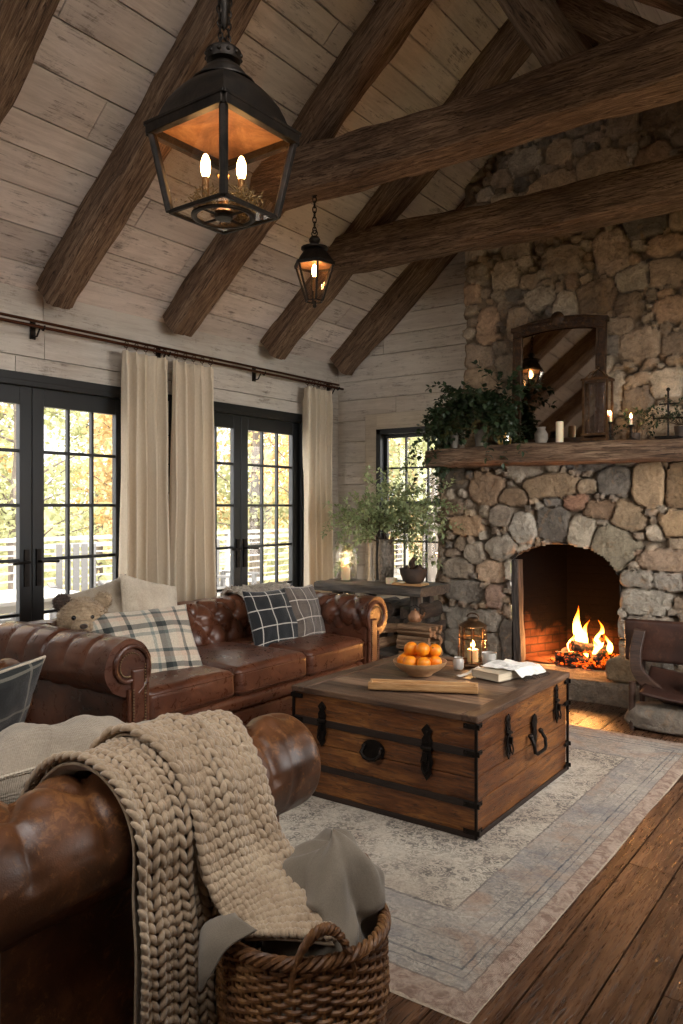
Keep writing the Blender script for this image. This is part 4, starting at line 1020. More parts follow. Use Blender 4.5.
# oval handle on the long side
mb = MB(); el = [(math.cos(a)*.062, math.sin(a)*.046) for a in np.linspace(0, 2*PI, 29)[:-1]]; mb.prism(el, 0, .006, Matrix.Rotation(PI/2, 4, 'X'))
mb.tube([(-.045, -.012, .010), (-.05, -.03, -.012), (-.03, -.034, -.032), (0, -.034, -.038), (.03, -.034, -.032), (.05, -.03, -.012), (.045, -.012, .010)], .008, 10)
for sx in (-1, 1): mb.sphere((sx*.046, -.010, .012), .012, 10, 7)
mb.build('pull_handle', M_IRON, tr, loc=(-1.97+1.949, -TY-.003, .285))
# drop handle on the side facing the rug
mb = MB(); pl = [(-.014, -.06), (-.024, -.02), (-.018, .03), (-.030, .055), (-.02, .085), (0, .098), (.02, .085), (.030, .055), (.018, .03), (.024, -.02), (.014, -.06)]; mb.prism(pl, 0, .006, Matrix.Rotation(PI/2, 4, 'X'))
mb.tube([(-.062, -.012, .0), (-.068, -.03, -.03), (-.066, -.034, -.068), (-.045, -.036, -.078), (.045, -.036, -.078), (.066, -.034, -.068), (.068, -.03, -.03), (.062, -.012, .0)], .0085, 10)
for sx in (-1, 1): mb.sphere((sx*.062, -.010, .004), .013, 10, 7)
mb.build('pull_handle', M_IRON, tr, loc=(TX+.004, 3.58-3.507, .30), rot=(0, 0, PI/2))
TT = .011+.516     # top surface

# ---- on the trunk
M_BOARD = wood('pale_olive_wood', '8a6038', 'b98d5c', 'd9b585', 'X', rough=.45, scale=1.2, bump=.15, cracks=.15)
a = Vector((-2.105, 3.135)); bq = Vector((-1.64, 3.355)); an = math.atan2(bq.y-a.y, bq.x-a.x); L = (bq-a).length; c = (a+bq)/2
mb = MB(); mb.box((0, 0, .006), (L, .085, .012)); mb.box((0, -.037, .018), (L, .011, .036)); mb.box((0, .037, .018), (L, .011, .036)); mb.box((-L/2+.006, 0, .016), (.012, .075, .03)); mb.box((L/2-.006, 0, .016), (.012, .075, .03))
o = mb.build('wooden_tray', M_BOARD, loc=(c.x, c.y, TT+.001), rot=(0, 0, an), smooth=False, bevel=.003); tag(o, 'long narrow pale wooden tray on the trunk in front of the orange bowl', 'tray')
M_BOWL = NM('glazed_bowl'); m = M_BOWL; m.set(Base_Color=m.ramp(m.noise(m.mapping((1, 1, 1)), 20, 4), [(.3, 'a07650'), (.7, 'c39a70')]), Roughness=.35); M_BOWL = m.m
bc = (-2.055, 3.53)
mb = MB(); mb.lathe([(.0, .006), (.055, .006), (.052, 0), (.062, 0), (.068, .010), (.105, .030), (.130, .052), (.139, .068), (.140, .074), (.134, .074), (.124, .058), (.095, .036), (.055, .020), (0, .016)], 48, cap=False)
o = mb.build('fruit_bowl', M_BOWL, loc=(bc[0], bc[1], TT+.001)); tag(o, 'shallow tan ceramic bowl piled with oranges on the trunk', 'bowl')
m = NM('orange_peel'); m.set(Base_Color=m.ramp(m.noise(m.mapping((1, 1, 1)), 18, 3), [(.3, 'e0700a'), (.7, 'f39a1c')]), Roughness=.38, Normal=m.bump(m.voro(m.mapping((1, 1, 1)), 190), .35, .002)); m.b.inputs['Subsurface Weight'].default_value = .08; m.b.inputs['Subsurface Scale'].default_value = .01; M_OR = m.m
M_LEAFG = plain('stem_green', '4d5a25', .6)
spots = [(-.075, -.035, .073, 'at the left front of the bowl'), (-.015, -.075, .073, 'at the front of the bowl nearest the tray'), (.055, -.055, .073, 'at the right front of the bowl'), (.083, .012, .073, 'at the right rim of the bowl'), (-.09, .03, .075, 'at the left rim of the bowl'),
         (-.035, .03, .078, 'deep in the middle of the bowl'), (.03, .05, .076, 'at the back of the bowl towards the fire'), (-.045, -.015, .132, 'on top of the pile, left one'), (.022, -.010, .134, 'on top of the pile, middle one'), (.068, .035, .128, 'on top of the pile, right one')]
ob = None; R = random.Random(3)
for i, (x, y, z, wh) in enumerate(spots):
    if ob is None:
        ob = thing('orange', 'bright orange '+wh, 'fruit', (0, 0, 0), group='oranges in the bowl'); mb = MB(); mb.sphere((0, 0, 0), .036, 24, 16, sq=(1, 1, .93)); mb.build('peel', M_OR, ob)
        mb = MB(); mb.lathe([(0, .034), (.004, .0345), (.005, .033), (.006, .0315)], 5); mb.build('stem_end', M_LEAFG, ob); q = ob
    else: q = dup(ob, (0, 0, 0), label='bright orange '+wh)
    q.location = (bc[0]+x, bc[1]+y, TT+z); q.rotation_euler = (R.uniform(-.9, .9), R.uniform(-.9, .9), R.uniform(0, 6))
    s = R.uniform(.96, 1.06); q.scale = (s, s, s)
# metal lantern on the trunk
M_BRONZE = NM('bronze'); m = M_BRONZE; m.set(Base_Color=m.ramp(m.noise(m.mapping((1, 1, 1)), 25, 4), [(.3, '3d2c1e'), (.7, '6e5238')]), Roughness=.42, Metallic=.85); M_BRONZE = m.m
M_GL = glass('clear_lantern_glass', keep=.86, col=(.97, .95, .92, 1), wavy=25); M_GLAMB = glass('amber_lantern_glass', keep=.86, col=(1, .86, .66, 1), wavy=25)
M_WAX = NM('candle_wax'); m = M_WAX; m.set(Base_Color=lin('e6d9bd'), Roughness=.5); m.b.inputs['Subsurface Weight'].default_value = .4; m.b.inputs['Subsurface Scale'].default_value = .02; M_WAX = m.m
M_FLAME = emis('candle_flame', 'ffc070', 40); M_BULB = emis('filament_bulb', 'ffc27a', 30)
def lamp(name, loc, energy, rad, col=(1, .62, .30)):
    l = bpy.data.lights.new(name, 'POINT'); l.energy = energy; l.color = col; l.shadow_soft_size = rad; o = bpy.data.objects.new(name, l); COL.objects.link(o); o.location = loc; return o
def flame(parent, loc, h=.035, r=.008, name='flame'):
    mb = MB(); mb.lathe([(0, 0), (r*.6, h*.10), (r, h*.3), (r*.75, h*.55), (r*.3, h*.82), (0, h)], 12, cap=False); return mb.build(name, M_FLAME, parent, loc=loc)
ln = thing('candle_lantern', 'small glass and bronze candle lantern glowing on the far corner of the trunk', 'lantern', (-1.945, 3.915, TT+.001))
mb = MB(); mb.lathe([(0, 0), (.088, 0), (.090, .008), (.084, .016), (.078, .02), (0, .02)], 8); mb.build('base', M_BRONZE, ln, smooth=False)
mb = MB()
for k in range(8):
    a = PI/4*k+PI/8; mb.tube([(math.cos(a)*.080, math.sin(a)*.080, .015), (math.cos(a)*.071, math.sin(a)*.071, .215)], .0035, 6)
for z, q in ((.215, .073), (.15, .0755), (.02, .081)): mb.tube([(math.cos(PI/4*k+PI/8)*q, math.sin(PI/4*k+PI/8)*q, z) for k in range(8)], .0035, 6, closed=True)
mb.build('frame', M_BRONZE, ln)
mb = MB(); mb.lathe([(.077, .02), (.069, .213)], 8, cap=False); mb.build('glass_pane', M_GLAMB, ln, smooth=False)
mb = MB(); mb.lathe([(.078, .215), (.074, .222), (.045, .240), (.030, .244), (.030, .256), (.012, .262), (0, .262)], 16); mb.tube([(.035*math.cos(a), 0, .262+.022*math.sin(a)) for a in np.linspace(0, PI, 11)], .004, 8); mb.build('cap', M_BRONZE, ln)
mb = MB(); mb.lathe([(0, .02), (.030, .02), (.030, .085), (.026, .088), (0, .085)], 20); mb.tube([(0, 0, .085), (0, 0, .095)], .0015, 6); mb.build('candle', M_WAX, ln); flame(ln, (0, 0, .093), .05, .012)
lamp('lantern_light', (-1.945, 3.915, TT+.12), 3.0, .015)
# glass tumbler and jar
M_CUP = plain('ribbed_glass', 'dcd8d0', .18, Transmission_Weight=.55)
mb = MB(); mb.lathe([(0, .002), (.028, .002), (.029, .0), (.040, .088), (.041, .094), (.0385, .094), (.0375, .088), (.027, .008), (0, .008)], 28, cap=False); mb.lathe([(.0335, .03), (.0365, .058), (.036, .058), (.033, .03)], 28, cap=False)
o = mb.build('tumbler', M_CUP, loc=(-1.815, 3.845, TT+.001)); tag(o, 'small ribbed glass tumbler on the trunk behind the books', 'glass')
mb = MB(); mb.lathe([(0, .002), (.026, .0), (.030, .01), (.030, .045), (.024, .056), (.026, .062), (.0235, .062), (.0215, .056), (.0275, .045), (.027, .01), (0, .006)], 24, cap=False)
o = mb.build('glass_jar', M_CUP, loc=(-1.960, 3.775, TT+.001)); tag(o, 'tiny clear glass jar on the trunk beside the lit lantern', 'jar')
# book with folded cloth
M_PAGE = NM('book_pages'); m = M_PAGE; m.set(Base_Color=m.ramp(m.noise(m.mapping((1, 1, 160)), 3, 3), [(.3, 'bfae92'), (.7, 'd9ccb4')]), Roughness=.9); M_PAGE = m.m
M_COVER = plain('book_cloth_cover', 'b3a690', .7)
bk = thing('book', 'closed pale hardback book under the white cloth on the trunk', 'book', (-1.70, 3.765, TT+.001), (0, 0, R_(-14)))
mb = MB(); mb.box((0, 0, .0015), (.175, .285, .003)); mb.box((0, 0, .0365), (.175, .285, .003)); mb.box((-.0865, 0, .019), (.003, .285, .036)); mb.build('cover', M_COVER, bk, smooth=False, bevel=.001)
mb = MB(); mb.box((.0, 0, .019), (.165, .276, .0325)); mb.build('pages', M_PAGE, bk, smooth=False)
M_CLOTH = fabric('white_cotton', 'c9c4ba', 'eeeae2', 300, .5, 10, .9); M_FRINGE = plain('dark_fringe', '3a3632', .9)
def cl(u, v):
    x = (u-.5)*.22+.02; y = (v-.5)*.22+.05
    inx = abs(x) < .0875 and -.1425 < y < .1425
    ex = max(0, abs(x)-.09); z = .045-ex*.9 if ex > 0 else .045
    z += .014*abs(nz(x*3, y*3, 1, 5))+.012*max(0, math.sin(y*38+x*14))*(.5+nz(x, y, 3, 6))+.006*abs(nz(x, y, 5, 25))
    return (x+.02*nz(y, 0, 2, 9), y+.02*nz(x, 0, 8, 9)+.25*x, max(.004, z))
mb = MB(); mb.grid(cl, 70, 60); cth = mb.build('folded_cloth', M_CLOTH, loc=(-1.70, 3.765, TT+.001), rot=(0, 0, R_(-14))); cth.modifiers.new('thickness', 'SOLIDIFY').thickness = .003
tag(cth, 'crumpled white cotton cloth with fringed edge lying on the pale book', 'cloth')
mb = MB()
for k in range(26):
    u = k/25; p = Vector(cl(1, u)); mb.tube([p, p+Vector((.012, 0, -.004)), p+Vector((.022, .002*math.sin(k*3), -.014))], .0014, 5)
mb.build('fringe', M_FRINGE, cth)
# ribbon-like end of the cloth trailing to the trunk
def rb(u, v):
    p = Vector((-1.80, 3.70, 0)).lerp(Vector((-1.875, 3.60, 0)), u); w = Vector((.7, -.6, 0))*.035*(v-.5)
    return (p.x+w.x-0*u, p.y+w.y, TT+.004+.040*(1-u)**1.6+.006*abs(nz(u*5, v*3, 4, 1)))
mb = MB(); mb.grid(rb, 20, 8); rbb = mb.build('cloth_end', M_CLOTH); rbb.parent = cth; rbb.matrix_parent_inverse = (Matrix.Translation((-1.70, 3.765, TT+.001)) @ Matrix.Rotation(R_(-14), 4, 'Z')).inverted(); rbb.modifiers.new('thickness', 'SOLIDIFY').thickness = .003

# ------------------------------------------------------------------ curtains and rail
m = NM('curtain_linen'); raw = m.mapping((1, 1, 1)); n = m.noise(m.mapping((60, 60, 8)), 6, 4, .7)
dif = m.n('BsdfDiffuse'); trl = m.n('BsdfTranslucent'); mx = m.n('MixShader'); col = m.ramp(n, [(.3, 'd8c9b0'), (.7, 'ecdfca')])
m.l(col, dif.inputs[0]); m.l(col, trl.inputs[0]); mx.inputs[0].default_value = .26; m.l(dif.outputs[0], mx.inputs[1]); m.l(trl.outputs[0], mx.inputs[2]); m.l(mx.outputs[0], m.out.inputs[0])
bp = m.bump(m.noise(m.mapping((300, 300, 300)), 1, 3), .3, .002); m.l(bp, dif.inputs['Normal']); M_CURT = m.m
RODZ = 2.535; CXX = XL+.13
def curtain(y0, y1, nf, label, seed, flare=0.0):
    t = thing('curtain', label, 'curtain', (CXX, (y0+y1)/2, 0), group='cream curtains on the rail'); w = y1-y0; R = random.Random(seed); ph = [R.uniform(-.5, .5) for _ in range(nf+2)]
    def f(u, v):
        z = .012+v*(RODZ-.045-.012); k = 1+flare*(1-v)+.03*math.sin(v*3+seed)
        U = u*nf; i = int(U); p = ph[min(i, nf)]*(1-(U-i))+ph[min(i+1, nf+1)]*(U-i)
        a = 2*PI*(U+p*.35*(1-v*.7)); amp = .040+.018*(1-v)+.026*nz(u*3.3, v*1.0, seed, 1.5)
        if v > .96: amp *= .75
        y = (u-.5)*w*k+.010*math.sin(a*2+1)+.02*nz(u*3, v*2, seed+5, 1)*(1-v)
        return (amp*math.sin(a)+.006*math.sin(a*2.3+v*2)+.014*nz(u*9, v*2, seed, 2)+.02*(1-v)*nz(v*2, seed, 1, 1), y, z)
    mb = MB(); mb.grid(f, nf*16, 60); o = mb.build('curtain_panel', M_CURT, t, angle=180); s = o.modifiers.new('thickness', 'SOLIDIFY'); s.thickness = .004
    for k in range(nf):
        r = MB(); y = (k+.5)/nf*w-w/2; r.tube([(.022*math.cos(a), y, RODZ+.0+.022*math.sin(a)) for a in np.linspace(0, 2*PI, 17)[:-1]], .003, 6, closed=True); r.tube([(0, y, RODZ-.022), (0, y, RODZ-.05)], .0022, 5); r.build('curtain_ring', M_COPPER, t)
    return t
curtain(3.55, 3.985, 5, 'cream linen curtain at the right edge of the nearer french doors', 3, .10)
curtain(4.01, 4.46, 5, 'cream linen curtain at the left edge of the farther french doors', 8, .12)
curtain(5.60, 6.04, 5, 'cream linen curtain in the far left corner of the room behind the leafy branches', 15, .10)
rod = thing('curtain_rail', 'long dark copper double curtain rail above the french doors', 'curtain rail', (CXX, 3.7, RODZ))
mb = MB(); mb.tube([(0, -4.2, 0), (0, 2.5, 0)], .011, 10); mb.build('rail', M_COPPER, rod); mb = MB(); mb.tube([(-.05, -4.2, .045), (-.05, 2.5, .045)], .010, 10); mb.build('rail', M_COPPER, rod)
for y in (1.15, 2.94, 3.985, 5.05, 6.12):
    mb = MB(); mb.box((-.118, y-3.7, .0), (.012, .035, .12)); mb.tube([(-.115, y-3.7, .01), (-.05, y-3.7, .02), (0, y-3.7, -.016)], .008, 8); mb.tube([(-.115, y-3.7, -.05), (-.07, y-3.7, -.045), (-.04, y-3.7, .0)], .006, 8); mb.tube([(0, y-3.7, -.016), (.014, y-3.7, -.004), (.015, y-3.7, .012)], .005, 6); mb.build('bracket', M_IRON, rod)

# ------------------------------------------------------------------ hanging lanterns
M_LMET = NM('dark_lantern_metal'); m = M_LMET; nn = m.noise(m.mapping((1, 1, 1)), 14, 5, .7, .6); m.set(Base_Color=m.ramp(nn, [(.35, '17130f'), (.62, '2f2720'), (.8, '4b382a')]), Roughness=.5, Metallic=.7, Normal=m.bump(nn, .3, .006)); M_LMET = m.m
M_LGL = glass('pendant_glass', keep=.93, col=(.97, .95, .91, 1))
M_COPI = NM('copper_inside'); m = M_COPI; m.set(Base_Color=m.ramp(m.noise(m.mapping((1, 1, 1)), 7, 5, .7, 1), [(.3, '5d3f2a'), (.5, '93694a'), (.7, 'bb8f68')]), Roughness=.5, Metallic=.4); M_COPI = m.m
M_SLEEVE = plain('candle_sleeve_brass', '7d5c3a', .4, .7); M_MOSS = fabric('dry_moss', '4b3a1c', '8a6e3a', 90, 1, 40)
def chain(mb, p0, p1, link=.034, r=.0035, tw=.6):
    p0 = Vector(p0); p1 = Vector(p1); L = (p1-p0).length; n = max(1, int(L/(link*.74)))
    d = (p1-p0)/n
    for k in range(n):
        c = p0+d*(k+.5); a = k*PI/2+tw; h = Vector((math.cos(a), math.sin(a), 0)); z = Vector((0, 0, 1)); pts = []
        for q in range(12):
            t = 2*PI*q/12; pts.append(c+h*math.cos(t)*link*.27+z*math.sin(t)*link*.5)
        mb.tube(pts, r, 5, closed=True)
def pendant(label, loc, rot, S, top, bulbs, hexa=False, E=30):
    """lantern; origin at the middle of the rim"""
    t = thing('hanging_lantern', label, 'pendant lantern', loc, (0, 0, rot)); N = 6 if hexa else 4; a0 = PI/4 if not hexa else 0
    R1 = S; R2 = S*(.72 if not hexa else .42); HB = S*1.1 if not hexa else S*1.75
    cor = lambda r, z: [(r*math.cos(a0+2*PI*k/N), r*math.sin(a0+2*PI*k/N), z) for k in range(N)]
    f = MB(); br = .062*S
    for k in range(N):
        a = cor(R1*.97, 0)[k]; b = cor(R2, -HB)[k]; f.tube([a, b], br, 6)
    rim = cor(R1, 0); bot = cor(R2, -HB)
    for k in range(N):
        p, q = Vector(rim[k]), Vector(rim[(k+1) % N]); mid = (p+q)/2; an = math.atan2((q-p).y, (q-p).x)
        f.box(mid, ((q-p).length+.02*S, .11*S, .15*S), an); f.box(mid+Vector((0, 0, .07*S))*1.0-mid.normalized()*-.02*S, ((q-p).length+.08*S, .09*S, .045*S), an)
        p, q = Vector(bot[k]), Vector(bot[(k+1) % N]); f.box((p+q)/2, ((q-p).length, .05*S, .055*S), math.atan2((q-p).y, (q-p).x))
        if not hexa:
            pass
    f.build('frame', M_LMET, t, smooth=False, bevel=.002)
    for k in range(N):
        a, b, c, d = [Vector(v)*.985 for v in (rim[k], rim[(k+1) % N], bot[(k+1) % N], bot[k])]; g = MB(); nrm = (b-a).cross(d-a).normalized()*.003
        g.add([a, b, c, d, a+nrm, b+nrm, c+nrm, d+nrm], [(0, 1, 2, 3), (7, 6, 5, 4), (0, 4, 5, 1), (1, 5, 6, 2), (2, 6, 7, 3), (3, 7, 4, 0)]); g.build('glass_pane', M_LGL, t, smooth=False)
    if not hexa:
        g = MB(); g.prism([(x*.97, y*.97) for x, y, z in bot], -HB-.002, -HB+.003); g.build('glass_pane', M_LGL, t, smooth=False)
        g = MB(); g.lathe([(.40*S, -HB-.05*S), (.44*S, -HB-.04*S), (.44*S, -HB-.015*S), (.38*S, -HB-.012*S), (.36*S, -HB-.04*S), (.40*S, -HB-.05*S)], 28, cap=False); g.lathe([(0, -HB-.06*S), (.12*S, -HB-.055*S), (.13*S, -HB-.02*S), (0, -HB-.01*S)], 16); g.tube([(-.4*S, 0, -HB-.035*S), (.4*S, 0, -HB-.035*S)], .018*S, 6); g.tube([(0, -.4*S, -HB-.035*S), (0, .4*S, -HB-.035*S)], .018*S, 6); g.build('bottom_plate', M_LMET, t)
        for sx, sy in ((.35, -.1), (-.35, .1), (0.05, .38)):
            g = MB(); R = random.Random(int(sx*100))
            for _ in range(160):
                p = Vector((sx*S*.8+R.gauss(0, .055*S*2), sy*S+R.gauss(0, .05*S*2), -HB+.01+abs(R.gauss(0, .025)))); dd = Vector((R.uniform(-1, 1), R.uniform(-1, 1), R.uniform(.2, 1.2)))*.018; g.tube([p, p+dd], .0022, 4)
            g.build('dried_moss', M_MOSS, t)
    else:
        g = MB(); g.tube([(0, 0, -HB), (0, 0, -HB*1.12)], .012, 8); g.sphere((0, 0, -HB*1.13), .014, 10, 7); g.build('bottom_finial', M_LMET, t)
    # copper reflector under the hood
    g = MB(); g.add([Vector(v)*.97+Vector((0, 0, .02*S)) for v in rim]+[(0, 0, .16*S)], [(k, (k+1) % N, N) for k in range(N)]); g.build('reflector', M_COPI, t, smooth=False)
    # hood: bell with N sides blending into round
    prof = [(1.05, .09), (.96, .12), (.91, .18), (.87, .29), (.80, .43), (.69, .56), (.53, .645), (.40, .68)] if not hexa else [(1.08, .05), (1.0, .12), (.86, .35), (.66, .62), (.55, .72), (.5, .75)]
    hmb = MB(); M_ = 48; vs = []
    for i, (r, z) in enumerate(prof):
        rd = min(1, i/(len(prof)-1)*1.15)
        for k in range(M_):
            a = 2*PI*k/M_; aa = ((a-a0+PI/N) % (2*PI/N))-PI/N; poly = math.cos(PI/N)/math.cos(abs(((a-a0) % (2*PI/N))-PI/N)); q = poly*(1-rd*.55)+rd*.55*.86
            vs.append((r*S*q*math.cos(a), r*S*q*math.sin(a), z*S))
    hmb.add(vs, [(i*M_+k, i*M_+(k+1) % M_, (i+1)*M_+(k+1) % M_, (i+1)*M_+k) for i in range(len(prof)-1) for k in range(M_)]); hmb.build('hood', M_LMET, t, angle=50)
    if not hexa: pr = [(.37, .64), (.44, .665), (.44, .68), (.34, .695), (.32, .80), (.25, .89), (.165, .93), (.155, .97), (.23, .99), (.245, 1.04), (.235, 1.10), (.245, 1.12), (.21, 1.15), (.09, 1.18), (.04, 1.19), (0, 1.19)]
    else: pr = [(.52, .74), (.66, .78), (.66, .86), (.50, .90), (.2, .96), (.16, 1.04), (.26, 1.14), (.28, 1.26), (.2, 1.38), (.08, 1.43), (0, 1.44)]
    cr = MB(); cr.lathe([(r*S, z*S) for r, z in pr], 28, cap=False); cr.build('crown', M_LMET, t)
    if not hexa:
        g = MB()
        for k in range(12):
            a = 2*PI*k/12; g.sphere((.24*S*math.cos(a), .24*S*math.sin(a), 1.06*S), .03*S, 8, 6)
        g.build('crown_beading', M_LMET, t)
    zt = pr[-1][1]*S; c = MB(); c.tube([(.02*math.cos(a), 0, zt+.015+.02*math.sin(a)) for a in np.linspace(0, 2*PI, 15)[:-1]], .004, 6, closed=True)
    topz = top-loc[2]
    if not hexa:
        c.tube([(0, 0, topz-.02), (0, 0, zt+.42)], .008, 8); c.lathe([(0, zt+.06), (.016, zt+.08), (.02, zt+.16), (.045, zt+.24), (.05, zt+.30), (.025, zt+.40), (.006, zt+.44)], 12, cap=False)
        chain(c, (.012, 0, zt+.0), (.035, .0, zt+.28), .03, .003); chain(c, (-.012, .01, zt+.0), (-.035, .0, zt+.28), .03, .003)
    else: chain(c, (0, 0, zt+.02), (0, 0, topz), .045, .0042)
    c.lathe([(0, topz), (.045, topz), (.045, topz-.012), (.02, topz-.03), (0, topz-.03)], 16); c.build('chain', M_LMET, t)
    for (x, y) in bulbs:
        zz = -HB*.92 if not hexa else -HB*.62
        g = MB(); g.tube([(0, 0, -HB+.01), (x*.5, y*.5, -HB+.03), (x, y, -HB+.05), (x, y, zz+.02+.02)], .006, 8)
        g.lathe([(.013, 0), (.014, .01), (.0125, .09), (0, .09)], 12, c=(x, y, -HB+.04) if not hexa else (x, y, zz-.02)); g.build('candle_sleeve', M_SLEEVE, t)
        zb = (-HB+.13) if not hexa else zz+.07
        b = MB(); b.lathe([(0, 0), (.010, 0), (.016, .018), (.018, .040), (.015, .062), (.008, .080), (0, .086)], 16, c=(x, y, zb), cap=False); b.build('bulb', M_BULB, t)
        ll = lamp('bulb_light', (0, 0, 0), E, .02, (1, .60, .28)); wp = Matrix.Rotation(rot, 4, 'Z') @ Vector((x, y, zb+.04)); ll.location = Vector(loc)+wp; ll.name = 'bulb_light'
    if not hexa:
        g = MB(); g.lathe([(0, -HB), (.05, -HB), (.02, -HB+.03), (.016, -HB+.12), (.022, -HB+.14), (0, -HB+.15)], 14); g.build('centre_stem', M_SLEEVE, t)
    return t
# camera sees one corner of the big lantern
ang = math.atan2(-2.04, 2.0)
pendant('large square bell-topped lantern with two glowing candle bulbs hanging nearest the camera', (-2.0, 2.04, 2.735), ang-PI/4, .262, 4.80, [(.05, .05), (-.05, -.05)] if False else [(.045, -.045), (-.045, .045)], E=4)
pendant('small dark lantern with one bulb hanging on a chain from the tie beam', (-3.18, 4.09, 2.985), .3, .135, 3.47, [(0, 0)], hexa=True, E=6)

# ------------------------------------------------------------------ plants
def leafmat(name, a, b, tr=.35):
    m = NM(name); n = m.noise(m.mapping((1, 1, 1)), 7, 3, .6); c = m.ramp(n, [(.3, a), (.7, b)])
    d = m.n('BsdfPrincipled'); t = m.n('BsdfTranslucent'); mx = m.n('MixShader'); d.inputs['Roughness'].default_value = .5; m.l(c, d.inputs['Base Color']); m.l(c, t.inputs[0]); mx.inputs[0].default_value = tr
    m.l(d.outputs[0], mx.inputs[1]); m.l(t.outputs[0], mx.inputs[2]); m.l(mx.outputs[0], m.out.inputs[0]); return m.m
M_LF1 = leafmat('sage_leaves', '66784a', 'b4bf90'); M_LF2 = leafmat('dark_ivy_leaves', '17230f', '36482a', .2); M_STEM = plain('twig_brown', '4a3b28', .8)
def leaf(mb, p, d, up, L, W):
    d = d.normalized(); s = d.cross(up); s = s.normalized() if s.length > 1e-4 else Vector((1, 0, 0)); n = s.cross(d)
    a = p; b = p+d*L*.35+s*W/2+n*W*.12; c = p+d*L-n*L*.12; e = p+d*L*.35-s*W/2+n*W*.12; mdl = p+d*L*.4; b2 = p+d*L*.7+s*W*.34+n*W*.05; e2 = p+d*L*.7-s*W*.34+n*W*.05; m2 = p+d*L*.72-n*L*.04
    mb.add([a, b, b2, c, e2, e, mdl, m2], [(0, 1, 6), (1, 2, 7, 6), (2, 3, 7), (0, 6, 5), (6, 7, 4, 5), (7, 3, 4)])
BR_YMAX = [9.0]
def branch(R, stem, lv, p, d, L, droop, step, lsz, lw, r=.003, side=.35, depth=1, dens=1.0):
    pts = [Vector(p)]; d = Vector(d).normalized(); n = max(3, int(L/step))
    for k in range(n):
        d = (d+Vector((R.uniform(-.16, .16), R.uniform(-.16, .16), R.uniform(-.12, .12)-droop*(k/n)))).normalized()
        if (pts[-1]+d*step).y > BR_YMAX[0]: d = Vector((d.x, -.25*abs(d.y)-.02, d.z)).normalized()
        pts.append(pts[-1]+d*step)
        if k > n*.18:
            for _ in range(2 if R.random() < dens else 1):
                a = R.uniform(0, 2*PI); q = d.orthogonal().normalized(); q = Matrix.Rotation(a, 3, d) @ q; ld = (d*.5+q+Vector((0, 0, R.uniform(-.2, .4)))).normalized(); s = R.uniform(.6, 1.15); leaf(lv, pts[-1]+q*.004, ld, Vector((R.uniform(-.4, .4), R.uniform(-.4, .4), 1)), lsz*s, lw*s)
        if depth and R.random() < side and k > 1:
            q = Matrix.Rotation(R.uniform(0, 2*PI), 3, d) @ d.orthogonal().normalized(); branch(R, stem, lv, pts[-1], d+q*.9, L*R.uniform(.25, .5), droop, step, lsz, lw, r*.6, side, depth-1, dens)
    stem.tube(pts, [r*(1-.75*i/len(pts)) for i in range(len(pts))], 5)
    leaf(lv, pts[-1], d, Vector((0, 0, 1)), lsz, lw)

# ------------------------------------------------------------------ rustic side table in the far left corner
M_SLAB = wood('grey_slab', '241f1b', '4d453d', '766b5f', 'X', rough=.7, bump=.6, cracks=.6)
M_LOG = wood('firewood', '4a3524', '8a6b4c', 'b8987a', 'X', rough=.85, bump=.7)
tb = thing('side_table', 'rustic thick-slab side table under the far window beside the chimney', 'side table', (-3.62, 5.60, 0))
sl = hewn_beam('table_top', '', (0, 0, 0), (1.05, 0, 0), .50, .075, M_SLAB, seed=301, rough=.008, kind=None, round_=.1); sl.parent = tb; sl.matrix_world = Matrix.Identity(4); sl.matrix_basis = Matrix.Translation((-.52, -.04, .7125))
for sx in (-1, 1):
    for sy in (-1, 1):
        lg = hewn_beam('leg', '', (0, 0, 0), (.68, 0, 0), .075, .075, M_SLAB, seed=310+sx*3+sy, rough=.006, kind=None); lg.parent = tb; lg.matrix_basis = Matrix.Translation((sx*.40-.06, sy*.09+.08, 0)) @ Matrix.Rotation(-PI/2, 4, 'Y')
sh = hewn_beam('shelf', '', (0, 0, 0), (.92, 0, 0), .36, .035, M_SLAB, seed=330, rough=.005, kind=None); sh.parent = tb; sh.matrix_basis = Matrix.Translation((-.46, -.03, .20))
TBZ = .756
# leafy branches in a tall textured vase
M_VASE = NM('grey_bark_vase'); m = M_VASE; n = m.voro(m.mapping((1, 1, .5)), 60); n2 = m.noise(m.mapping((1, 1, 1)), 30, 4, .7); m.set(Base_Color=m.ramp(n2, [(.3, '4e463e'), (.7, '8d8375')]), Roughness=.8, Normal=m.bump(n, .9, .012)); M_VASE = m.m
vs_ = thing('branch_vase', 'tall grey textured vase of pale green leafy branches on the side table by the window', 'vase', (-3.60, 5.62, TBZ))
mb = MB(); mb.lathe([(0, 0), (.055, 0), (.062, .02), (.068, .12), (.070, .22), (.066, .30), (.060, .34), (.064, .36), (.058, .36), (.054, .33), (.05, .05), (0, .04)], 32, cap=False); mb.build('vase_body', M_VASE, vs_)
R = random.Random(21); st = MB(); lv = MB()
for k in range(34):
    a = R.uniform(0, 2*PI); sp_ = R.uniform(.15, 1.25); d = Vector((math.cos(a)*sp_, math.sin(a)*sp_*.6-.15, 1)); branch(R, st, lv, (math.cos(a)*.03, math.sin(a)*.03, .33), d, R.uniform(.36, .66), .12, .024, .044, .025, .0028, .34, 1, .9)
for dx, dz, L in ((-1.5, .85, .50), (-1.2, .75, .45), (1.5, .7, .5), (1.25, .9, .45)): branch(R, st, lv, (.0, -.02, .3), (dx, -.25, dz), L, .22, .024, .046, .026, .003, .4, 1, .9)
st.build('stems', M_STEM, vs_); o = lv.build('leaves', M_LF1, vs_, smooth=False); o['kind'] = 'stuff'
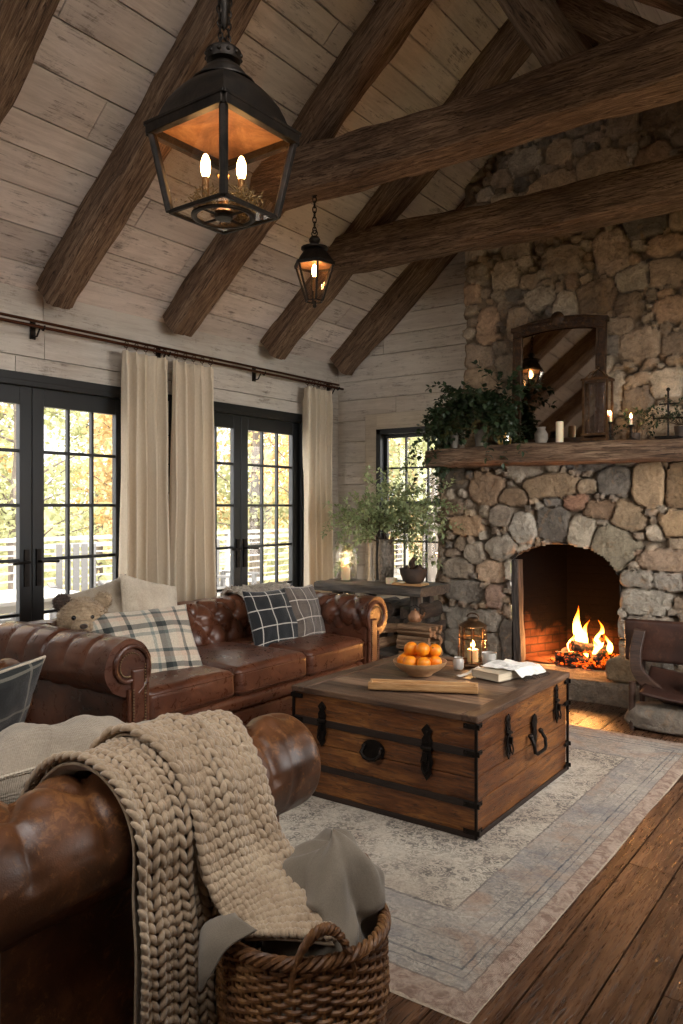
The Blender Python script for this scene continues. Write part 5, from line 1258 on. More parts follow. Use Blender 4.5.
# mercury-glass hurricane with a candle
M_MERC = glass('seeded_glass', keep=.72, rough=.12, col=(.93, .92, .90, 1), wavy=70)
hj = thing('hurricane_lamp', 'domed seeded-glass jar with a lit candle on the left end of the side table', 'candle jar', (-3.95, 5.52, TBZ))
mb = MB(); mb.lathe([(.03, .004), (.09, .0), (.098, .01), (.099, .20), (.092, .25), (.072, .285), (.055, .300), (.058, .315), (.054, .315), (.050, .298), (.066, .283), (.087, .247), (.095, .2), (.094, .012), (.03, .008)], 36, cap=False); mb.build('jar_glass', M_MERC, hj)
mb = MB(); mb.lathe([(0, .006), (.038, .006), (.038, .12), (.034, .125), (0, .12)], 24); mb.build('candle', M_WAX, hj); flame(hj, (0, 0, .125), .045, .011); lamp('candle_light', (-3.95, 5.52, TBZ+.16), 2.2, .012)
# whitewashed pillar candlestick block behind the vase
mb = MB(); mb.lathe([(.035, 0), (.035, .012), (.022, .03), (.020, .28), (.03, .30), (.034, .32), (0, .32)], 8); o = mb.build('candlestick', M_TRIM, loc=(-3.755, 5.62, TBZ), smooth=False); tag(o, 'pale weathered wooden candlestick between the glass jar and the tall vase', 'candlestick')
vt = thing('votive_candle', 'small cream votive candle at the foot of the tall vase', 'candle', (-3.47, 5.50, TBZ))
mb = MB(); mb.lathe([(0, 0), (.044, 0), (.048, .008), (.048, .05), (.045, .052), (.042, .044), (0, .042)], 24, cap=False); mb.build('wax', M_WAX, vt); mb = MB(); mb.tube([(0, 0, .04), (.001, 0, .058)], .0015, 6); mb.build('wick', M_FURD, vt)
mb = MB(); mb.box((0, 0, .010), (.26, .15, .020)); o = mb.build('wooden_board', M_BOARD, loc=(-3.29, 5.50, TBZ+.001), rot=(0, 0, .1), smooth=False, bevel=.004); tag(o, 'small pale wooden board under the dark bowl on the side table', 'board')
M_DBOWL = NM('dark_clay'); m = M_DBOWL; m.set(Base_Color=m.ramp(m.noise(m.mapping((1, 1, 1)), 12, 4), [(.3, '241c17'), (.7, '44362c')]), Roughness=.7); M_DBOWL = m.m
mb = MB(); mb.lathe([(0, 0), (.06, 0), (.085, .02), (.105, .07), (.112, .11), (.115, .12), (.108, .12), (.10, .105), (.075, .03), (0, .02)], 32, cap=False); o = mb.build('clay_bowl', M_DBOWL, loc=(-3.25, 5.48, TBZ+.022)); tag(o, 'dark clay bowl of pine cones at the right end of the side table', 'bowl')
M_CONE = NM('pine_cone'); m = M_CONE; m.set(Base_Color=m.ramp(m.noise(m.mapping((1, 1, 1)), 30, 3), [(.3, '1f1510'), (.7, '5e4433')]), Roughness=.8); M_CONE = m.m
pc0 = None
for i, (x, y, z, rx, ry, s, wh) in enumerate(((-.045, -.02, .10, .6, .3, 1.0, 'leaning out at the left of the dark bowl'), (.045, .0, .105, -.5, .7, 1.1, 'at the right of the dark bowl'), (.0, .035, .12, 1.2, .2, 1.0, 'at the back of the dark bowl'), (.0, -.01, .165, .2, -.4, 1.25, 'standing on top of the others in the dark bowl'))):
    if pc0 is None:
        pc0 = thing('pine_cone', '', 'pine cone', group='pine cones in the dark bowl'); mb = MB(); mb.lathe([(0, -.035), (.016, -.03), (.024, -.01), (.02, .02), (.006, .045), (0, .05)], 12, cap=False)
        for k in range(64):
            a = k*2.39996; t = k/63; z_ = -.032+t*.078; r_ = .026*math.sin(PI*(.18+.78*t))**.8; dd = Vector((math.cos(a), math.sin(a), .35+t)).normalized(); p = Vector((math.cos(a)*r_*.6, math.sin(a)*r_*.6, z_)); leaf(mb, p, dd, Vector((0, 0, 1)), .020*(1.1-t*.5), .016*(1.1-t*.5))
        mb.build('cone_scales', M_CONE, pc0); q = pc0
    else: q = dup(pc0, (0, 0, 0))
    q['label'] = 'brown pine cone '+wh; q.location = (-3.25+x, 5.48+y, TBZ+.022+z); q.rotation_euler = (rx, ry, i); q.scale = (s, s, s)
# firewood and kindling on and under the shelf
def log(L, r, seed, label, loc, rot, name='firewood_log', mat=None, split=True, group=None):
    mb = MB(); R = random.Random(seed); n = 20; ns = 14; vs = []
    cut = R.uniform(.1, .5)
    for i in range(ns+1):
        for k in range(n):
            a = 2*PI*k/n; rr = r*(1+.12*nz(math.cos(a)+seed, math.sin(a), i*.12, 2)); 
            if split: rr = min(rr, r*cut/max(.05, math.cos(a-1.2)) if math.cos(a-1.2) > .1 else rr, r*(cut+.15)/max(.05, math.cos(a-3.0)) if math.cos(a-3.0) > .1 else rr)
            vs.append((-L/2+L*i/ns, math.cos(a)*rr, math.sin(a)*rr))
    mb.add(vs, [(i*n+k, (i+1)*n+k, (i+1)*n+(k+1) % n, i*n+(k+1) % n) for i in range(ns) for k in range(n)]+[tuple(range(n)), tuple(ns*n+k for k in range(n))[::-1]])
    o = mb.build(name, mat or M_LOG, loc=loc, rot=rot, angle=35); return tag(o, label, 'firewood', group)
k = 0; wl = ['bottom row', 'second row', 'third row', 'fourth row', 'fifth row', 'top row']
for row in range(6):
    for j in range(3):
        z = .235+row*.042; x = -3.17+random.uniform(-.01, .01); y = 5.36+j*.085
        log(random.uniform(.26, .31), .030, 50+k, 'split kindling stick in the stack under the side table, %s, %s' % (wl[row], ('front', 'middle', 'back')[j]), (x, y, z+.0), (random.uniform(0, 6), 0, random.uniform(-.08, .08)), 'kindling', group='kindling stack under the side table'); k += 1
for i, (x, y, z, r, L, rz, t) in enumerate(((-3.80, 5.40, .075, .07, .36, 1.4, 'leaning at the left'), (-3.62, 5.42, .075, .075, .36, 1.6, 'in the middle'), (-3.44, 5.40, .07, .07, .36, 1.5, 'right of the middle'), (-3.25, 5.42, .075, .07, .34, 1.7, 'nearest the chimney'))):
    log(L, r, 90+i, 'split log on the floor under the side table, '+t, (x, y, z), (0.4*i, 0, rz), group='logs under the side table')
log(.42, .06, 97, 'pale split log lying across the shelf left of the kindling stack', (-3.44, 5.42, .29), (1.0, 0, 1.5)); log(.36, .05, 98, 'second split log lying on the pale log left of the kindling stack', (-3.43, 5.44, .39), (2.0, .05, 1.3))
M_BARK = wood('dark_bark_log', '1c1511', '44362b', '6d5a48', 'X', rough=.9, bump=.9)
for r_i in range(3):
    for c_i in range(6):
        log(.34, .068, 130+r_i*7+c_i, 'dark firewood log stacked under the side table, %s row, %s' % (('bottom', 'middle', 'top')[r_i], ('first from curtain', 'second from curtain', 'third from curtain', 'third from chimney', 'second from chimney', 'nearest the chimney')[c_i]), (-3.98+c_i*.142+(r_i % 2)*.06, 5.74, .287+r_i*.122), (c_i*1.3, 0, PI/2+.06*math.sin(c_i*5+r_i)), mat=M_BARK, split=(c_i+r_i) % 3 == 0, group='firewood stacked under the side table')
# little copper kettle hanging on the front edge
kt = thing('copper_kettle', 'small copper kettle standing on top of the kindling stack', 'kettle', (-3.20, 5.42, .478)); mb = MB(); mb.lathe([(0, 0), (.045, 0), (.058, .02), (.055, .05), (.035, .075), (.032, .085), (0, .092)], 24, cap=False); mb.sphere((0, 0, .098), .008, 10, 6); mb.build('kettle_body', M_COPI, kt)
mb = MB(); mb.tube([(.05, 0, .03), (.08, 0, .055), (.09, 0, .08)], [.012, .008, .006], 8); mb.build('spout', M_COPI, kt); mb = MB(); mb.tube([(-.045, 0, .06), (-.05, 0, .11), (0, 0, .135), (.05, 0, .11), (.045, 0, .06)], .004, 8); mb.build('handle', M_IRON, kt)

# ------------------------------------------------------------------ mantel things
MZ = 1.868
mi = thing('mantel_mirror', 'tall dark gilt-framed arched-crest mirror leaning on the chimney above the mantel', 'mirror', (-2.203, 5.86, MZ), (R_(-3.0), 0, 0))
M_GILT = NM('dark_gilt_wood'); m = M_GILT; n = m.noise(m.mapping((1, 1, 1)), 26, 5, .7, .6); m.set(Base_Color=m.ramp(n, [(.35, '21140c'), (.58, '472f1a'), (.78, '7d5b34')]), Roughness=.45, Metallic=.25, Normal=m.bump(n, .5, .006)); M_GILT = m.m
W2, HM = .365, 1.0
mb = MB()
for sx in (-1, 1):
    for off, w_, dpt in ((.0, .022, .05), (-.024, .026, .036), (-.048, .018, .046)): mb.box((sx*(W2-.012+off), 0, HM*.47), (w_, dpt, HM*.94))
    mb.box((sx*(W2-.03), -.004, .03), (.085, .062, .06)); mb.box((sx*(W2-.03), -.004, HM*.93), (.09, .062, .035))
mb.box((0, 0, .025), (2*W2-.1, .045, .05))
def crest(x): return HM*.945+.045*(1-(x/W2)**2)
pts = [(x, crest(x)) for x in np.linspace(-W2, W2, 25)]; inn = [(x, crest(x)-.085) for x in np.linspace(W2, -W2, 25)]
mb.prism(pts+inn, -.022, .022, Matrix.Rotation(PI/2, 4, 'X')); mb.tube([(x, -.024, z-.008) for x, z in pts], .012, 8); mb.tube([(x, -.022, z) for x, z in inn], .009, 8)
for k in range(11):
    x = (k-5)*.058; mb.sphere((x, -.026, crest(x)-.045), .016 if k % 2 else .022, 10, 7, sq=(1.2, .6, .8))
mb.lathe([(0, 0), (.05, 0), (.055, .018), (.03, .035), (0, .04)], 16, c=(0, -.02, HM*.975), M=Matrix.Rotation(PI/2, 4, 'X'))
mb.build('frame', M_GILT, mi, smooth=True, angle=30)
m = NM('old_mirror_glass'); m.set(Base_Color=lin('a9a196'), Metallic=1.0, Roughness=.03); M_MIR = m.m
mb = MB(); q = [(-W2+.055, .05), (W2-.055, .05)]+[(x, crest(x)-.08) for x in np.linspace(W2-.055, -W2+.055, 15)]; mb.prism(q, -.004, .004, Matrix.Rotation(PI/2, 4, 'X')); mb.build('mirror_glass', M_MIR, mi, smooth=False)
# tall brass lantern in front of the mirror's right side
tl = thing('glass_lantern', 'tall slim dark brass and glass lantern in front of the right edge of the mirror', 'lantern', (-1.845, 5.73, MZ)); mb = MB(); w_ = .085; hh = .44
for sx in (-1, 1):
    for sy in (-1, 1): mb.box((sx*w_, sy*w_*.7, hh/2+.02), (.014, .014, hh)); 
for z in (.012, .05, hh+.01): mb.box((0, 0, z), (2*w_+.03, 2*w_*.7+.03, .018))
for sy in (-1, 1):
    mb.tube([(-w_, sy*w_*.7, hh), (-w_*.5, sy*w_*.35, hh+.06), (0, 0, hh+.085), (w_*.5, sy*w_*.35, hh+.06), (w_, sy*w_*.7, hh)], .007, 8)
mb.sphere((0, 0, hh+.10), .016, 10, 7); mb.build('frame', M_BRONZE, tl, smooth=False)
for sy in (-1, 1):
    g = MB(); g.box((0, sy*w_*.7, hh/2+.03), (2*w_-.014, .003, hh-.06)); g.build('glass_pane', M_GL, tl, smooth=False)
for sx in (-1, 1):
    g = MB(); g.box((sx*w_, 0, hh/2+.03), (.003, 2*w_*.7-.014, hh-.06)); g.build('glass_pane', M_GL, tl, smooth=False)
# two candle holders with lit candles
def candlestick(label, loc, h, lit=True, nm='candle_holder'):
    t = thing(nm, label, 'candle holder', loc, group=None); mb = MB(); mb.lathe([(0, 0), (.032, 0), (.034, .006), (.012, .016), (.008, .03), (.008, h*.5), (.013, h*.55), (.008, h*.6), (.010, h-.012), (.022, h), (.022, h+.006), (0, h+.006)], 18, cap=False); mb.build('stick', M_IRON, t)
    mb = MB(); mb.lathe([(0, h), (.010, h), (.010, h+.05), (0, h+.052)], 12); mb.build('candle', M_WAX, t); flame(t, (0, 0, h+.052), .038, .0085); lamp('candle_light', (loc[0], loc[1], loc[2]+h+.075), .9, .01); return t
candlestick('iron candle holder with lit candle at the foot of the tall brass mantel lantern', (-1.745, 5.70, MZ), .13)
candlestick('iron candle holder with lit candle right of the tall brass mantel lantern', (-1.60, 5.70, MZ), .10)
# iron cross-barred stand with greenery
isd = thing('iron_stand', 'dark wrought-iron stand with crossed bars at the right end of the mantel', 'candelabra', (-1.36, 5.74, MZ)); mb = MB()
mb.box((0, 0, .008), (.16, .09, .016)); mb.tube([(0, 0, .01), (0, 0, .33)], .007, 8); mb.tube([(-.10, 0, .145), (.22, 0, .135)], .006, 8); mb.tube([(-.06, 0, .24), (.07, 0, .24)], .005, 8)
for x in (-.10, .1, .22): mb.tube([(x, 0, .14), (x, 0, .17)], .005, 6); mb.lathe([(.0, .17), (.016, .172), (.018, .178), (0, .178)], 10, c=(x, 0, 0))
mb.sphere((0, 0, .34), .014, 10, 7); mb.build('stand', M_IRON, isd)
def potplant(name, label, cat, loc, potprof, potmat, n, spread, Ls, droop, lsz, lw, seed, mat, base=.1, up=.8, dirs=(), side=.3, step=.026):
    t = thing(name, label, cat, loc); mb = MB(); mb.lathe(potprof, 28, cap=False); mb.build('pot', potmat, t); R = random.Random(seed); st = MB(); lv = MB()
    for k in range(n):
        a = R.uniform(0, 2*PI); s_ = R.uniform(.2, 1)*spread; branch(R, st, lv, (math.cos(a)*.015, math.sin(a)*.015, base), (math.cos(a)*s_, math.sin(a)*s_*.45-.12, up*R.uniform(.5, 1.2)), R.uniform(*Ls), droop, step, lsz, lw, .0025, side, 1, .85)
    for (dx, dy, dz, L, dr) in dirs: branch(R, st, lv, (0, 0, base), (dx, dy, dz), L, dr, step, lsz, lw, .0028, side, 1, .85)
    st.build('stems', M_STEM, t); o = lv.build('leaves', mat, t, smooth=False); o['kind'] = 'stuff'; return t
M_POT = NM('grey_stoneware'); m = M_POT; m.set(Base_Color=m.ramp(m.noise(m.mapping((1, 1, 1)), 14, 4), [(.3, '5d564e'), (.7, '8c8478')]), Roughness=.8); M_POT = m.m
BR_YMAX[0] = .015
potplant('potted_ivy', 'dark leafy trailing ivy in a grey pot at the left end of the mantel', 'plant', (-2.78, 5.76, MZ), [(0, 0), (.05, 0), (.062, .10), (.066, .14), (.058, .14), (.05, .1), (0, .09)], M_POT, 52, 1.3, (.26, .56), .34, .052, .042, 71, M_LF2, .12, 1.25,
         [(-1.6, -.2, .85, .66, .34), (-1.4, -.25, .6, .62, .3), (-1.5, -.1, 1.1, .55, .4), (-1.0, -.4, .2, .42, .35), (1.3, -.35, .75, .46, .45), (1.0, -.3, 1.1, .45, .35), (1.4, -.4, .4, .40, .35), (.3, -.1, 1.7, .55, .1), (.1, -.1, 1.7, .5, .1), (-.4, -.3, 1.3, .5, .3), (-1.1, -.3, -.1, .40, .3)])
potplant('potted_greenery', 'low dark greenery behind the lit candles on the mantel', 'plant', (-1.62, 5.86, MZ), [(0, 0), (.035, 0), (.042, .06), (.036, .06), (0, .05)], M_DBOWL, 10, 1.1, (.10, .2), .3, .03, .02, 77, M_LF2, .06, .8)
potplant('potted_greenery', 'dark feathery greenery behind the iron stand at the right end of the mantel', 'plant', (-1.30, 5.86, MZ), [(0, 0), (.04, 0), (.05, .09), (.043, .09), (0, .08)], M_DBOWL, 22, 1.5, (.14, .28), .35, .03, .018, 79, M_LF2, .10, .6)
for x, y, h, w_, lab in ((-2.995, 5.70, .16, .035, 'slim grey ceramic bud vase at the left end of the mantel beside the ivy'), (-3.07, 5.74, .11, .045, 'squat grey ceramic cup at the very left end of the mantel'), (-2.27, 5.72, .13, .05, 'grey ceramic vase in front of the mirror glass on the mantel')):
    mb = MB(); mb.lathe([(0, 0), (w_*.7, 0), (w_, h*.3), (w_, h*.6), (w_*.6, h*.85), (w_*.7, h), (w_*.6, h), (w_*.5, h*.85), (0, h*.3)], 24, cap=False); o = mb.build('ceramic_vase', M_POT, loc=(x, y, MZ)); tag(o, lab, 'vase')
pc = MB(); pc.lathe([(0, 0), (.028, 0), (.028, .16), (.024, .165), (0, .16)], 20); o = pc.build('pillar_candle', M_WAX, loc=(-2.13, 5.73, MZ)); tag(o, 'unlit cream pillar candle in front of the middle of the mirror', 'candle')
jr = MB(); jr.lathe([(.03, .003), (.062, 0), (.066, .01), (.066, .15), (.06, .17), (.057, .17), (.062, .15), (.062, .012), (.03, .006)], 28, cap=False); o = jr.build('glass_jar', M_GL, loc=(-2.56, 5.70, MZ)); tag(o, 'clear glass jar of yellow pears under the ivy on the mantel', 'jar')
M_PEAR = NM('yellow_pear_skin'); m = M_PEAR; m.set(Base_Color=m.ramp(m.noise(m.mapping((1, 1, 1)), 12, 3), [(.3, 'b08a3a'), (.7, 'd8b45a')]), Roughness=.45); M_PEAR = m.m
p0 = None
for i, (x, y, z, t) in enumerate(((-.026, -.012, .034, 'at the bottom left of the mantel jar'), (.03, .0, .034, 'at the bottom right of the mantel jar'), (-.005, .0, .088, 'topmost in the mantel jar'))):
    if p0 is None:
        p0 = thing('pear', '', 'fruit', group='pears in the mantel jar'); mb = MB(); mb.lathe([(0, -.028), (.018, -.024), (.027, -.006), (.023, .012), (.013, .028), (.008, .037), (0, .040)], 20, cap=False); mb.build('skin', M_PEAR, p0); mb = MB(); mb.tube([(0, 0, .038), (.003, 0, .052)], .0016, 6); mb.build('stem', M_STEM, p0); q = p0
    else: q = dup(p0, (0, 0, 0))
    q['label'] = 'yellow pear '+t; q.location = (-2.56+x, 5.70+y, MZ+z); q.rotation_euler = (.2*i, .3-.3*i, i*2)

BR_YMAX[0] = 9.0
# ------------------------------------------------------------------ the fire
m = NM('flame'); sp = m.n('SeparateXYZ'); m.l(m.tc.outputs['Generated'], sp.inputs[0]); e = m.n('Emission'); lw_ = m.n('LayerWeight'); lw_.inputs[0].default_value = .35
nn = m.noise(m.mapping((1, 1, .4)), 14, 3, .6, .5)
m.l(m.ramp(m.math('ADD', sp.outputs[2], m.math('MULTIPLY', m.math('SUBTRACT', nn, .5), .5)), [(.0, 'ff8a1c'), (.18, 'ffd060'), (.55, 'ffc24a'), (.85, 'ff7d14'), (1, 'e04808')]), e.inputs[0])
m.l(m.ramp(sp.outputs[2], [(0, 6.0/20), (.2, 1.0), (.6, .7), (1, .12)]), e.inputs[1])
ms = m.math('MULTIPLY', m.ramp(sp.outputs[2], [(0, .35), (.2, 1.0), (.6, .75), (1, .15)]), 14.0); m.l(ms, e.inputs[1])
tr_ = m.n('BsdfTransparent'); mx = m.n('MixShader'); m.l(m.math('POWER', lw_.outputs['Facing'], .8), mx.inputs[0]); m.l(e.outputs[0], mx.inputs[1]); m.l(tr_.outputs[0], mx.inputs[2]); m.l(mx.outputs[0], m.out.inputs[0]); M_FIRE = m.m
FY = 6.13
def fx(px): return P(px, 640, Y=FY).x
fire = thing('log_fire', 'log fire burning with tall yellow flames inside the stone fireplace', 'fire', (fx(590), FY, .165))
M_CHAR = NM('charred_wood'); m = M_CHAR; n = m.noise(m.mapping((1, 1, 1)), 22, 5, .7, .5); c = m.ramp(n, [(.4, '0b0807'), (.62, '2a1d16'), (.8, '6a5646')])
em = m.ramp(m.math('MULTIPLY', m.noise(m.mapping((1, 1, 1)), 9, 4, .7, .4), m.noise(m.mapping((1, 1, 1), loc=(4, 4, 4)), 40, 3, .7)), [(.26, 0.0), (.36, 1.0)])
m.set(Base_Color=c, Roughness=.9, Emission_Color=lin('ff5a12'), Emission_Strength=m.math('MULTIPLY', em, 2.6), Normal=m.bump(n, .8, .02)); M_CHAR = m.m
for i, (x, y, z, L, r, rz, ry) in enumerate(((-.10, -.06, .045, .40, .045, .25, 0), (.12, .05, .045, .42, .05, -.3, .0), (.0, -.02, .12, .40, .042, .9, .18), (-.16, .02, .10, .30, .03, -.5, -.35), (.05, .06, .16, .30, .03, 2.3, .5), (.13, -.08, .09, .26, .035, 1.3, -.4), (-.02, -.13, .035, .34, .03, .1, 0))):
    L *= .8; x *= .85; mb = MB(); n_ = 14; vs = []
    for a_ in range(13):
        for k in range(n_):
            an = 2*PI*k/n_; rr = r*(1+.3*nz(math.cos(an)+i, math.sin(an), a_*.2, 2)); vs.append((-L/2+L*a_/12, math.cos(an)*rr, math.sin(an)*rr))
    mb.add(vs, [(j*n_+k, (j+1)*n_+k, (j+1)*n_+(k+1) % n_, j*n_+(k+1) % n_) for j in range(12) for k in range(n_)]+[tuple(range(n_)), tuple(12*n_+k for k in range(n_))[::-1]]); mb.build('burning_log', M_CHAR, fire, loc=(x, y, z), rot=(0, ry, rz))
mb = MB(); R = random.Random(5)
for _ in range(260):
    a = R.uniform(0, 2*PI); d = R.random()**.6; mb.sphere((math.cos(a)*d*.27-.05, math.sin(a)*d*.2-.02, .006+.02*R.random()*(1-d)), R.uniform(.006, .02), 6, 4, sq=(1, 1, .7))
o = mb.build('embers', M_CHAR, fire); o['kind'] = 'stuff'
def tongue(x, y, z, h, r, seed, bend=.03):
    mb = MB(); n_ = 18; ns = 26; vs = []
    for j in range(ns+1):
        t = j/ns; rad = r*(abs(math.sin(PI*min(1, t*1.15+.12)))**.8 if t < .42 else max(0, 1-((t-.42)/.58))**1.15*.98)+.0006; ox = bend*math.sin(t*5+seed)*t+.015*nz(t*3, seed, 0, 1)*2*t; oy = bend*.5*math.cos(t*4+seed)*t
        for k in range(n_):
            a = 2*PI*k/n_; q = rad*(1+.45*nz(math.cos(a)*1.3+seed, math.sin(a)*1.3, t*2.6, 1.3)); vs.append((ox+math.cos(a)*q, oy+math.sin(a)*q*.7, t*h))
    mb.add(vs, [(j*n_+k, j*n_+(k+1) % n_, (j+1)*n_+(k+1) % n_, (j+1)*n_+k) for j in range(ns) for k in range(n_)]); mb.build('flame', M_FIRE, fire, loc=(x, y, z))
bx_ = fire.location.x
for px, h, r, z, sd in ((580, .37, .040, .08, 1), (584, .26, .030, .08, 2.4), (574, .19, .022, .06, 3.1), (599, .28, .033, .07, 4.2), (596, .16, .026, .05, 5.5), (611, .15, .022, .10, 6.3), (589, .10, .030, .03, 7.7)):
    tongue(fx(px)-bx_, random.uniform(-.05, .05), z, h, r, sd)
lamp('fire_light', (bx_-.02, FY-.06, .36), 17, .10, (1, .38, .11)); lamp('fire_light', (bx_-.30, FY+.0, .30), 12, .05, (1, .40, .12))

# ------------------------------------------------------------------ hearth boulders and the low chair
def boulder(label, loc, sx, sy, sz, seed, tone='9a8d7c', e=.62):
    mb = MB(); nu, nv = 44, 26; vs = []
    for j in range(nv+1):
        ph = -PI/2+PI*j/nv
        for k in range(nu):
            a = 2*PI*k/nu; cp = lambda v: math.copysign(abs(v)**e, v); x = cp(math.cos(ph))*cp(math.cos(a)); y = cp(math.cos(ph))*cp(math.sin(a)); z = cp(math.sin(ph)); q = 1+.16*nz(x+seed, y, z, 1.3)+.06*nz(x+seed, y, z, 4)+.025*nz(x+seed, y, z, 12); vs.append((x*sx*q, y*sy*q, z*sz*q+sz))
    mb.add(vs, [(j*nu+k, j*nu+(k+1) % nu, (j+1)*nu+(k+1) % nu, (j+1)*nu+k) for j in range(nv) for k in range(nu)]); mb.colr = np.tile(np.array([*lin(tone)[:3], 1.0]), (len(mb.v), 1))
    o = mb.build('boulder', M_STONE, loc=loc, weld=False, angle=180); return tag(o, label, 'boulder')
boulder('tan boulder on the hearth just right of the fire opening', (-1.64, 5.68, .155), .11, .09, .085, 3, 'a08a6c', .45)
boulder('pale boulder on the hearth between the tan boulder and the low leather chair', (-1.42, 5.68, .155), .10, .09, .10, 8, 'a59c8f', .45)
boulder('long rough grey boulder on the floor at the hearth foot under the low chair', (-1.20, 5.12, .0), .26, .10, .085, 12, '8a8073')
M_LEA3 = leather('dark_saddle_leather', '1c0f0a', '321b12', '4a2a1c', '6b4a38', .3, .45); M_WCH = wood('dark_chair_wood', '1c110b', '3c271b', '5b4030', 'X', rough=.5)
lc = thing('low_chair', 'low dark brown leather and wood sling chair standing before the hearth at the right edge', 'chair', (-1.13, 5.30, 0), (0, 0, R_(4)))
q = rbox(.40, .030, .135, .022, 8, crown=0, wob=.006, seed=3, c=(0, .05, .52)); q.build('backrest', M_LEA3, lc, weld=True)
mb = MB()
def sling(u, v):
    x = -.24+u*.62; y = -.30+v*.36; return (x, y, .26+.10*(v**2)-.03*math.sin(PI*u)+.002*nz(x, y, 0, 20))
mb.grid(sling, 30, 24); o = mb.build('seat', M_LEA3, lc); o.modifiers.new('t', 'SOLIDIFY').thickness = .018
def curved(pts, w, t, nm, mat):
    mb = MB(); P_ = []; n = 30; pts = [Vector(p) for p in pts]
    for i in range(n+1):
        s = i/n*(len(pts)-1); k = min(int(s), len(pts)-2); f = s-k; p0, p1, p2, p3 = pts[max(k-1, 0)], pts[k], pts[k+1], pts[min(k+2, len(pts)-1)]
        P_.append(.5*((2*p1)+(p2-p0)*f+(2*p0-5*p1+4*p2-p3)*f*f+(3*p1-p0-3*p2+p3)*f**3))
    vs = []
    for i, p in enumerate(P_):
        tg = (P_[min(i+1, n)]-P_[max(i-1, 0)]).normalized(); nn_ = Vector((-tg.z, 0, tg.x)); yv = Vector((0, 1, 0))
        for a, b in ((-1, -1), (1, -1), (1, 1), (-1, 1)): vs.append(p+nn_*a*w/2+yv*b*t/2)
    mb.add(vs, [(i*4+k, (i+1)*4+k, (i+1)*4+(k+1) % 4, i*4+(k+1) % 4) for i in range(n) for k in range(4)]+[(0, 1, 2, 3), (n*4+3, n*4+2, n*4+1, n*4)]); return mb.build(nm, mat, lc, smooth=False, bevel=.006)
curved([(-.29, -.02, .60), (-.31, -.06, .45), (-.28, -.10, .33), (-.16, -.13, .235), (-.02, -.15, .17), (.12, -.15, .145), (.30, -.15, .17)], .075, .045, 'side_rail', M_WCH)
curved([(.02, -.17, .16), (.03, -.17, .30), (.10, -.17, .45), (.13, -.16, .50)], .05, .04, 'arm_support', M_WCH)
mb = MB(); mb.prism([(.08, .14), (.10, .44), (.38, .46), (.38, .12)], .14, .165, Matrix.Rotation(PI/2, 4, 'X')); mb.build('side_panel', M_LEA3, lc, smooth=False, bevel=.01)
for k, (x, z) in enumerate(((-.185, .255), (-.12, .215), (-.055, .19), (.01, .172))):
    mb = MB(); mb.sphere((0, 0, 0), .014, 12, 8, sq=(1, .6, 1)); mb.build('bolt', M_IRON, lc, loc=(x, -.165, z))
for x in (-.30, .34):
    for y in (-.22, .10):
        mb = MB(); mb.tube([(x, y, 0), (x, y, .30 if y < 0 else .60)], [.018, .022], 10); mb.build('leg', M_WCH, lc)

# ------------------------------------------------------------------ wicker basket
M_WICK = NM('willow'); m = M_WICK; n = m.noise(m.mapping((1, 1, 1)), 13, 4, .7); n2 = m.noise(m.mapping((1, 1, 1)), 90, 3, .6); m.set(Base_Color=m.ramp(m.math('ADD', m.math('MULTIPLY', n, .6), m.math('MULTIPLY', n2, .4)), [(.34, '3a2313'), (.5, '704a2a'), (.66, 'a07648')]), Roughness=.5, Normal=m.bump(n2, .3, .002)); M_WICK = m.m
BKX, BKY, BKR, BKH = -1.222, 1.525, .205, .375
bk_ = thing('wicker_basket', 'round dark willow basket on the floor beside the near sofa holding a grey blanket', 'basket', (BKX, BKY, 0), (0, 0, 0))
rad = lambda z: BKR*(.83+.17*min(1, z/(BKH*.6))+.02*math.sin(z*14))
mb = MB(); NS = 38
for row in range(30):
    z = .012+row*(BKH-.03)/29; pts = []; r = rad(z); N = NS*4
    for k in range(N):
        a = 2*PI*k/N; o_ = .0065*math.cos(a*NS/2+row*PI); pts.append(((r+o_)*math.cos(a), (r+o_)*math.sin(a), z+.002*math.sin(a*3+row)))
    mb.tube(pts, .0062, 6, closed=True)
o = mb.build('woven_wall', M_WICK, bk_)
mb = MB()
for k in range(NS):
    a = 2*PI*(k+.0)/NS; mb.tube([(rad(z)*math.cos(a), rad(z)*math.sin(a), z) for z in np.linspace(.0, BKH, 9)], .0048, 6)
mb.lathe([(0, .006), (rad(0)*.99, .006), (rad(0)*.99, .014), (0, .014)], 40); mb.build('stakes', M_WICK, bk_)
mb = MB()
for s in range(4):
    pts = []
    for k in range(200):
        a = 2*PI*k/200; t = a*15+s*PI/2; r = rad(BKH)+.011*math.cos(t); pts.append((r*math.cos(a), r*math.sin(a), BKH+.003+.011*math.sin(t)))
    mb.tube(pts, .0068, 6, closed=True)
mb.build('braided_rim', M_WICK, bk_)
for side in (math.radians(82)-.62, math.radians(-38)-.62):
    mb = MB()
    for s in range(3):
        pts = []
        for k in range(60):
            t = k/59; a = side+.62+(t-.5)*.72; zz = BKH-.05+.135*abs(math.sin(PI*t))**.6; tw = t*26+s*2*PI/3; r = rad(BKH)+.012*math.sin(PI*t)+.008*math.cos(tw); pts.append((r*math.cos(a), r*math.sin(a), zz+.008*math.sin(tw)))
        mb.tube(pts, .0066, 6)
    mb.build('handle', M_WICK, bk_)
